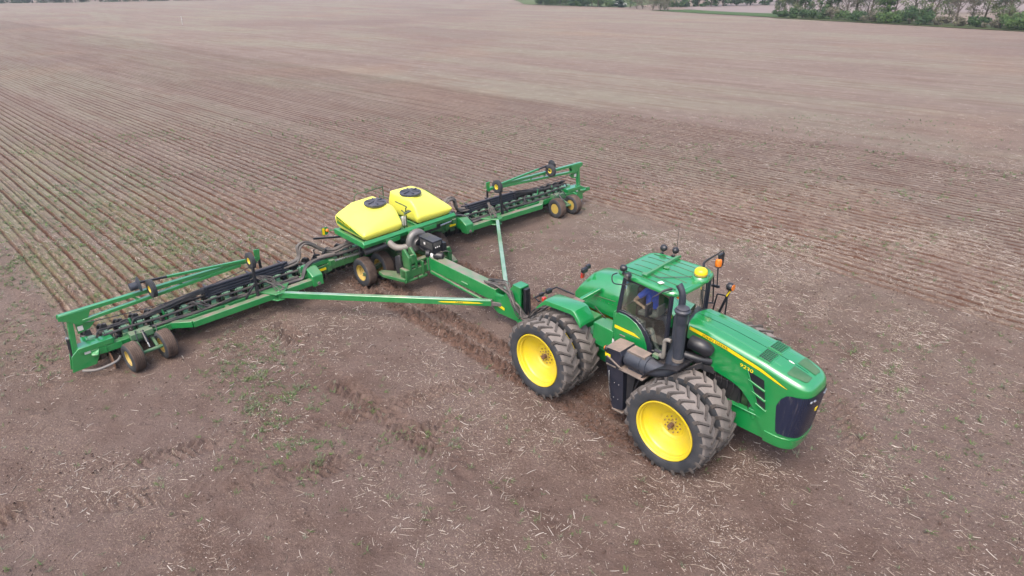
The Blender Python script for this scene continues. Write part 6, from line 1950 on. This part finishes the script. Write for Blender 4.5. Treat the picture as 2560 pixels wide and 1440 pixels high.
# brick house and a parked car by the lawn
hx, hy = 44.5, 352.0
house = thing('brick_house', 'low red brick house beyond the lawn and the trees', 'house', (hx, hy, float(far_z(hx, hy)) + 0.3), 0.1)
M['brick'] = plain_mat('brick', (0.26, 0.09, 0.06), (0.36, 0.14, 0.10), 3.0)
M['roof_tile'] = plain_mat('roof_tile', (0.10, 0.09, 0.09), (0.16, 0.14, 0.13), 2.0)
M['pane'] = painted('window_pane', (0.03, 0.04, 0.05), 0.1, 0.5, 0.0, 0.0)
mb = MB(); mb.box(-4, 4, -7, 7, -0.3, 3.0); mb.build('wall', M['brick'], house)
mb = MB(); mb.prism([(-4.6, 2.9), (4.6, 2.9), (0, 5.2)], 'q', -7.5, 7.5); mb.build('roof', M['roof_tile'], house)
for q in (-5, -2.2, 3.4):
    mb = MB(); mb.box(-4.06, -3.9, q, q + 1.5, .9, 2.2); w_ = mb.build('window', M['white'], house)
    mb = MB(); mb.box(-4.09, -4.05, q + .1, q + 1.4, 1.0, 2.1); mb.build('pane', M['pane'], w_)
mb = MB(); mb.box(-4.08, -3.9, 0.5, 1.5, -0.1, 2.0); mb.build('door', M['white'], house)
house.rotation_euler = (0, 0, math.pi / 2)
cx, cy = 40.0, 270.0
car = thing('parked_car', 'white car parked under the conifer beside the lawn', 'car', (cx, cy, float(far_z(cx, cy)) + 0.32), 0.5)
car_w = painted('car_white', (0.8, 0.8, 0.8), 0.3, 0.6, 0.02, 0.02)
mb = MB()
for q0, q1 in ((-.85, .85),):
    mb.prism([(-2.1, .35), (-2.15, .85), (-1.9, 1.0), (-1.55, 1.02), (-1.05, 1.45), (.45, 1.48), (1.05, 1.02), (1.9, .92), (2.15, .7), (2.1, .35)], 'q', q0, q1)
mb.build('body', car_w, car, bevel=.08)
for sg in (-1, 1):
    mb = MB(); mb.prism([(-1.40, 1.06), (-1.0, 1.38), (.38, 1.40), (.85, 1.04)], 'q', sg * .845, sg * .862); mb.build('window', M['pane'], car)
    for s in (-1.35, 1.35):
        mb = MB(); mb.lathe([(0, -.1), (.2, -.1), (.32, -.09), (.32, .09), (.2, .1), (0, .1)], 'q', (s, sg * .80, .32), 18); mb.build('wheel', M['rubber'], car)
mb = MB(); mb.prism([(.50, 1.44), (.53, 1.47), (1.06, 1.06), (1.0, 1.02)], 'q', -.7, .7); mb.build('windshield', M['pane'], car)
px, py = -76.5, 174.2
mb = MB(); mb.obox((0, 0, -.2), (.12, .05, 1.9), .09, .07); mb.obox((.1, -.3, 1.2), (.1, .3, 1.25), .05, .1)
o = mb.build('marker_stake', M['white'], None, (px, py, float(far_z(px, py))), bevel=.01)
tag(o, 'thin pale stake standing alone far out on the field', 'stake')
# ------------------------------------------------------------------ crop residue, weeds and clods lying on the soil
rng = np.random.default_rng(5)
def ground_at(x, y):
    h, fr = ground_relief(x, y)
    return zt(x, y) + h, fr

def bulk_mesh(name, V, F, tone, mat, kind='stuff'):
    n = len(V); nf = len(F); k = F.shape[1]
    me = bpy.data.meshes.new(name)
    me.vertices.add(n); me.vertices.foreach_set('co', V.ravel().astype(np.float32))
    me.loops.add(nf * k); me.polygons.add(nf)
    me.loops.foreach_set('vertex_index', F.ravel().astype(np.int32))
    me.polygons.foreach_set('loop_start', (np.arange(nf) * k).astype(np.int32))
    me.update(calc_edges=True)
    at = me.attributes.new('tone', 'FLOAT', 'POINT'); at.data.foreach_set('value', tone.astype(np.float32))
    me.materials.append(mat)
    return tag(put(name, me), kind=kind)

def tone_mat(name, stops, rough=0.8):
    stops = [(p, tuple(v * 0.84 for v in c)) for p, c in stops]
    m, nt, b = newmat(name)
    a = nd(nt, 'ShaderNodeAttribute', attribute_name='tone').outputs['Fac']
    cr = nt.nodes.new('ShaderNodeValToRGB')
    e = cr.color_ramp.elements
    e[0].position, e[0].color = stops[0][0], (*stops[0][1], 1)
    e[1].position, e[1].color = stops[-1][0], (*stops[-1][1], 1)
    for p, c in stops[1:-1]:
        x = e.new(p); x.color = (*c, 1)
    nt.links.new(a, cr.inputs[0]); nt.links.new(cr.outputs[0], b.inputs['Base Color'])
    b.inputs['Roughness'].default_value = rough; b.inputs['Specular IOR Level'].default_value = 0.3
    return m

def scatter(n, x0, x1, y0, y1, dens):
    x = rng.uniform(x0, x1, n); y = rng.uniform(y0, y1, n)
    keep = np.abs(x) < 2 + 0.86 * y
    keep &= rng.random(n) < dens(x, y)
    return x[keep], y[keep]

def in_frame_dens(x, y):
    s, q = field_coords(x, y)
    pl = planted(s, q)
    clump = sstep(0.42, 0.66, fbm(x * .55, y * .55, 3, 301))
    right = sstep(2.0, 8.0, x + (y - 12) * .15)
    d = (0.13 + 0.62 * clump) * (0.55 + 0.65 * right)
    h, fr = 0, 0
    u = q / ROW; dd = np.abs(u - np.floor(u) - .5) * ROW
    d = d * (1 - pl * 0.75 * np.exp(-(dd / .07) ** 2)) * (1 + .35 * pl)
    trk = np.zeros_like(x)
    for w in WHEEL_Q:
        trk = np.maximum(trk, sstep(.30, .2, np.abs(np.abs(q) - w)) * (s > -1) * (s < 11))
    return np.clip(d * (1 - .8 * trk) * sstep(52, 27, y + 4 * (vnoise(x * .3, y * .3, 77) - .5)), 0, 1)

def straw(name, n, x0, x1, y0, y1, lmin, lmax, wmin, wmax, stops):
    x, y = scatter(n, x0, x1, y0, y1, in_frame_dens)
    n = len(x)
    L = lmin + (lmax - lmin) * rng.random(n) ** 3.4
    wd = wmin + (wmax - wmin) * rng.random(n)
    s, q = field_coords(x, y)
    al = sstep(0.0, 8.0, x) * .75                         # combed along the rows on the right-hand ground
    th = np.where(rng.random(n) < al, PL_YAW + rng.normal(0, .35, n), rng.uniform(0, math.pi * 2, n))
    tilt = rng.normal(0, .10, n)
    bend = rng.normal(0, .15, n)
    dx, dy = np.cos(th), np.sin(th)
    ex, ey = np.cos(th + bend), np.sin(th + bend)
    V = np.zeros((n, 9, 3))
    for i, t in enumerate((-.5, 0, .5)):
        ax = np.where(t > 0, ex, dx); ay = np.where(t > 0, ey, dy)
        cx_ = x + ax * L * t; cy_ = y + ay * L * t
        g, _ = ground_at(cx_, cy_)
        cz = g + wd * .25 + np.abs(tilt) * L * (.5 + np.sign(tilt) * t) * .5
        w_ = wd * (1 if t == 0 else .7)
        V[:, i * 3 + 0] = np.stack([cx_ - ay * w_ * .5, cy_ + ax * w_ * .5, cz], -1)
        V[:, i * 3 + 1] = np.stack([cx_ + ay * w_ * .5, cy_ - ax * w_ * .5, cz], -1)
        V[:, i * 3 + 2] = np.stack([cx_, cy_, cz + w_ * .45], -1)
    base = (np.arange(n) * 9)[:, None]
    F = []
    for a in (0, 3):
        for i, j in ((0, 2), (2, 1), (1, 0)):
            F.append(np.stack([base[:, 0] + a + i, base[:, 0] + a + j, base[:, 0] + a + 3 + j, base[:, 0] + a + 3 + i], -1))
    F = np.concatenate(F)
    bulk_mesh(name, V.reshape(-1, 3), F, np.repeat(rng.random(n), 9), tone_mat(name + '_colour', stops))

PALE = [(0.0, (0.13, 0.095, 0.075)), (0.35, (0.25, 0.20, 0.165)), (0.7, (0.36, 0.305, 0.265)), (1.0, (0.50, 0.455, 0.415))]
straw('crop_residue', 120000, -17, 17, 7.5, 24, 0.02, 0.25, 0.006, 0.022, PALE)
straw('crop_residue', 150000, -30, 34, 22, 52, 0.04, 0.30, 0.010, 0.028, [(a, tuple(v * .82 for v in c)) for a, c in PALE])
straw('stalk_crumbs', 300000, -17, 17, 7.5, 24, 0.008, 0.05, 0.006, 0.016, PALE)

def weed_dens(x, y):
    s, q = field_coords(x, y)
    pl = planted(s, q)
    a = sstep(0.50, 0.68, fbm(x * .6, y * .6, 3, 501))
    fine = sstep(0.45, 0.7, fbm(x * 2.2, y * 2.2, 2, 511))
    left_rows = sstep(1.0, 5.0, q) * sstep(-1.5, -3, s) * sstep(-26, -14, s)
    px_, py_ = (x + 6.3) * .55 + (y - 14.3) * -.83, (x + 6.3) * .83 + (y - 14.3) * .55
    patch = np.exp(-((px_ / 2.2) ** 2 + (py_ / 0.9) ** 2)) * 1.1
    patch2 = np.exp(-(((x + 4.4) / 1.6) ** 2 + ((y - 12.0) / 1.2) ** 2)) * .55 + np.exp(-(((x + 1.6) / 1.6) ** 2 + ((y - 11.8) / 1.2) ** 2)) * .35
    patch3 = np.exp(-(((x - 9.5) / 4) ** 2 + ((y - 13.0) / 4) ** 2)) * .10
    u = q / ROW; dd = np.abs(u - np.floor(u) - .5) * ROW
    furrow = pl * np.exp(-(dd / .08) ** 2)
    d = 0.035 * a + .010 + left_rows * (.20 + .42 * a) * (.35 + .65 * fine) + patch * (.8 + .9 * a) * (.25 + .75 * fine) + (patch2 + patch3) * fine + pl * .12 * a
    for w in WHEEL_Q:
        d = d * (1 - .9 * sstep(.32, .2, np.abs(np.abs(q) - w)) * (s > -1) * (s < 11))
    return np.clip(d * (1 - .75 * furrow), 0, 1)

def weeds(name, n, x0, x1, y0, y1, blades, lmin, lmax, wd, stops):
    x, y = scatter(n, x0, x1, y0, y1, weed_dens)
    n = len(x)
    g, _ = ground_at(x, y)
    big = 0.6 + 0.8 * rng.random(n)
    V = []; T = []
    tone = rng.random(n)
    for b in range(blades):
        th = rng.uniform(0, 6.283, n); L = (lmin + (lmax - lmin) * rng.random(n)) * big
        el = rng.uniform(.25, 1.15, n)
        bx = x + rng.normal(0, .018, n); by = y + rng.normal(0, .018, n)
        dx, dy = np.cos(th), np.sin(th)
        w_ = wd * (.7 + .6 * rng.random(n))
        P0 = np.stack([bx - dy * w_, by + dx * w_, g - .005], -1)
        P1 = np.stack([bx + dy * w_, by - dx * w_, g - .005], -1)
        mx, mz = L * .55 * np.cos(el), L * .6 * np.sin(el)
        P2 = np.stack([bx + dx * mx + dy * w_ * .8, by + dy * mx - dx * w_ * .8, g + mz], -1)
        P3 = np.stack([bx + dx * mx - dy * w_ * .8, by + dy * mx + dx * w_ * .8, g + mz], -1)
        tx = L * np.cos(el * .6)
        P4 = np.stack([bx + dx * tx, by + dy * tx, g + mz + L * .12 * np.sin(el)], -1)
        V.append(np.stack([P0, P1, P2, P3, P4, P4 + np.array([0, 0, .002])], 1))
        T.append(np.clip(tone + rng.normal(0, .1, n), 0, 1))
    V = np.concatenate(V); T = np.concatenate(T); k = len(V)
    base = np.arange(k) * 6
    F = np.concatenate([np.stack([base, base + 1, base + 2, base + 3], -1), np.stack([base + 3, base + 2, base + 4, base + 5], -1)])
    bulk_mesh(name, V.reshape(-1, 3), F, np.repeat(T, 6), tone_mat(name + '_colour', stops, .6))

GRS = [(0.0, (0.15, 0.165, 0.12)), (0.35, (0.10, 0.13, 0.06)), (0.65, (0.065, 0.115, 0.035)), (1.0, (0.095, 0.155, 0.038))]
weeds('weeds', 60000, -17, 17, 7.5, 24, 8, .04, .13, .0060, GRS)
weeds('weeds', 60000, -28, 28, 22, 48, 7, .06, .16, .011, GRS)

# loose clods thrown up by the tyres and along the furrows
def clods(n):
    s = rng.uniform(-1, 11.0, n); w = rng.choice(WHEEL_Q, n) * rng.choice([-1, 1], n)
    q = w + rng.normal(0, .17, n)
    x = PL_O[0] + s * PF[0] + q * PQ[0]; y = PL_O[1] + s * PF[1] + q * PQ[1]
    x2, y2 = scatter(60000, -15, 14, 7.5, 20, lambda a, b: 0.12 + .5 * sstep(.5, .7, fbm(a * .8, b * .8, 3, 611)))
    x = np.concatenate([x, x2]); y = np.concatenate([y, y2])
    k = len(x)
    g, _ = ground_at(x, y)
    r = .005 + .030 * rng.random(k) ** 4; r[:n] += .006
    D = np.array([(1, 0, 0), (0, 1, 0), (-1, 0, 0), (0, -1, 0), (0, 0, 1), (0, 0, -1)], float)
    a = rng.uniform(0, 6.28, k); c, s_ = np.cos(a), np.sin(a)
    V = np.zeros((k, 6, 3))
    for i, d in enumerate(D):
        j = .7 + .6 * rng.random(k)
        V[:, i, 0] = x + r * j * (d[0] * c - d[1] * s_); V[:, i, 1] = y + r * j * (d[0] * s_ + d[1] * c); V[:, i, 2] = g + r * .35 + r * j * d[2] * .7
    b = np.arange(k) * 6
    F = np.concatenate([np.stack([b + i, b + j, b + m_], -1) for i, j, m_ in ((0, 1, 4), (1, 2, 4), (2, 3, 4), (3, 0, 4), (1, 0, 5), (2, 1, 5), (3, 2, 5), (0, 3, 5))])
    bulk_mesh('soil_clods', V.reshape(-1, 3), F, np.repeat(rng.random(k), 6), tone_mat('clod_colour', [(0, (0.07, 0.042, 0.034)), (.5, (0.10, 0.068, 0.058)), (1, (0.135, 0.10, 0.088))], .95))
clods(9000)
# ------------------------------------------------------------------ damp air: far things fade a little
def make_haze():
    bm = bmesh.new(); bmesh.ops.create_cube(bm, size=1.0)
    me = bpy.data.meshes.new('haze'); bm.to_mesh(me); bm.free()
    m = bpy.data.materials.new('haze_air'); m.use_nodes = True
    nt = m.node_tree; nt.nodes.clear()
    out = nt.nodes.new('ShaderNodeOutputMaterial')
    v = nd(nt, 'ShaderNodeVolumePrincipled', {'Color': (0.84, 0.93, 1.0, 1), 'Density': 0.0003, 'Anisotropy': 0.2})
    nt.links.new(v.outputs[0], out.inputs['Volume'])
    me.materials.append(m)
    o = put('haze', me)
    o.location = (0, 740, -40); o.scale = (3200, 1700, 130)
    tag(o, kind='stuff')
make_haze()
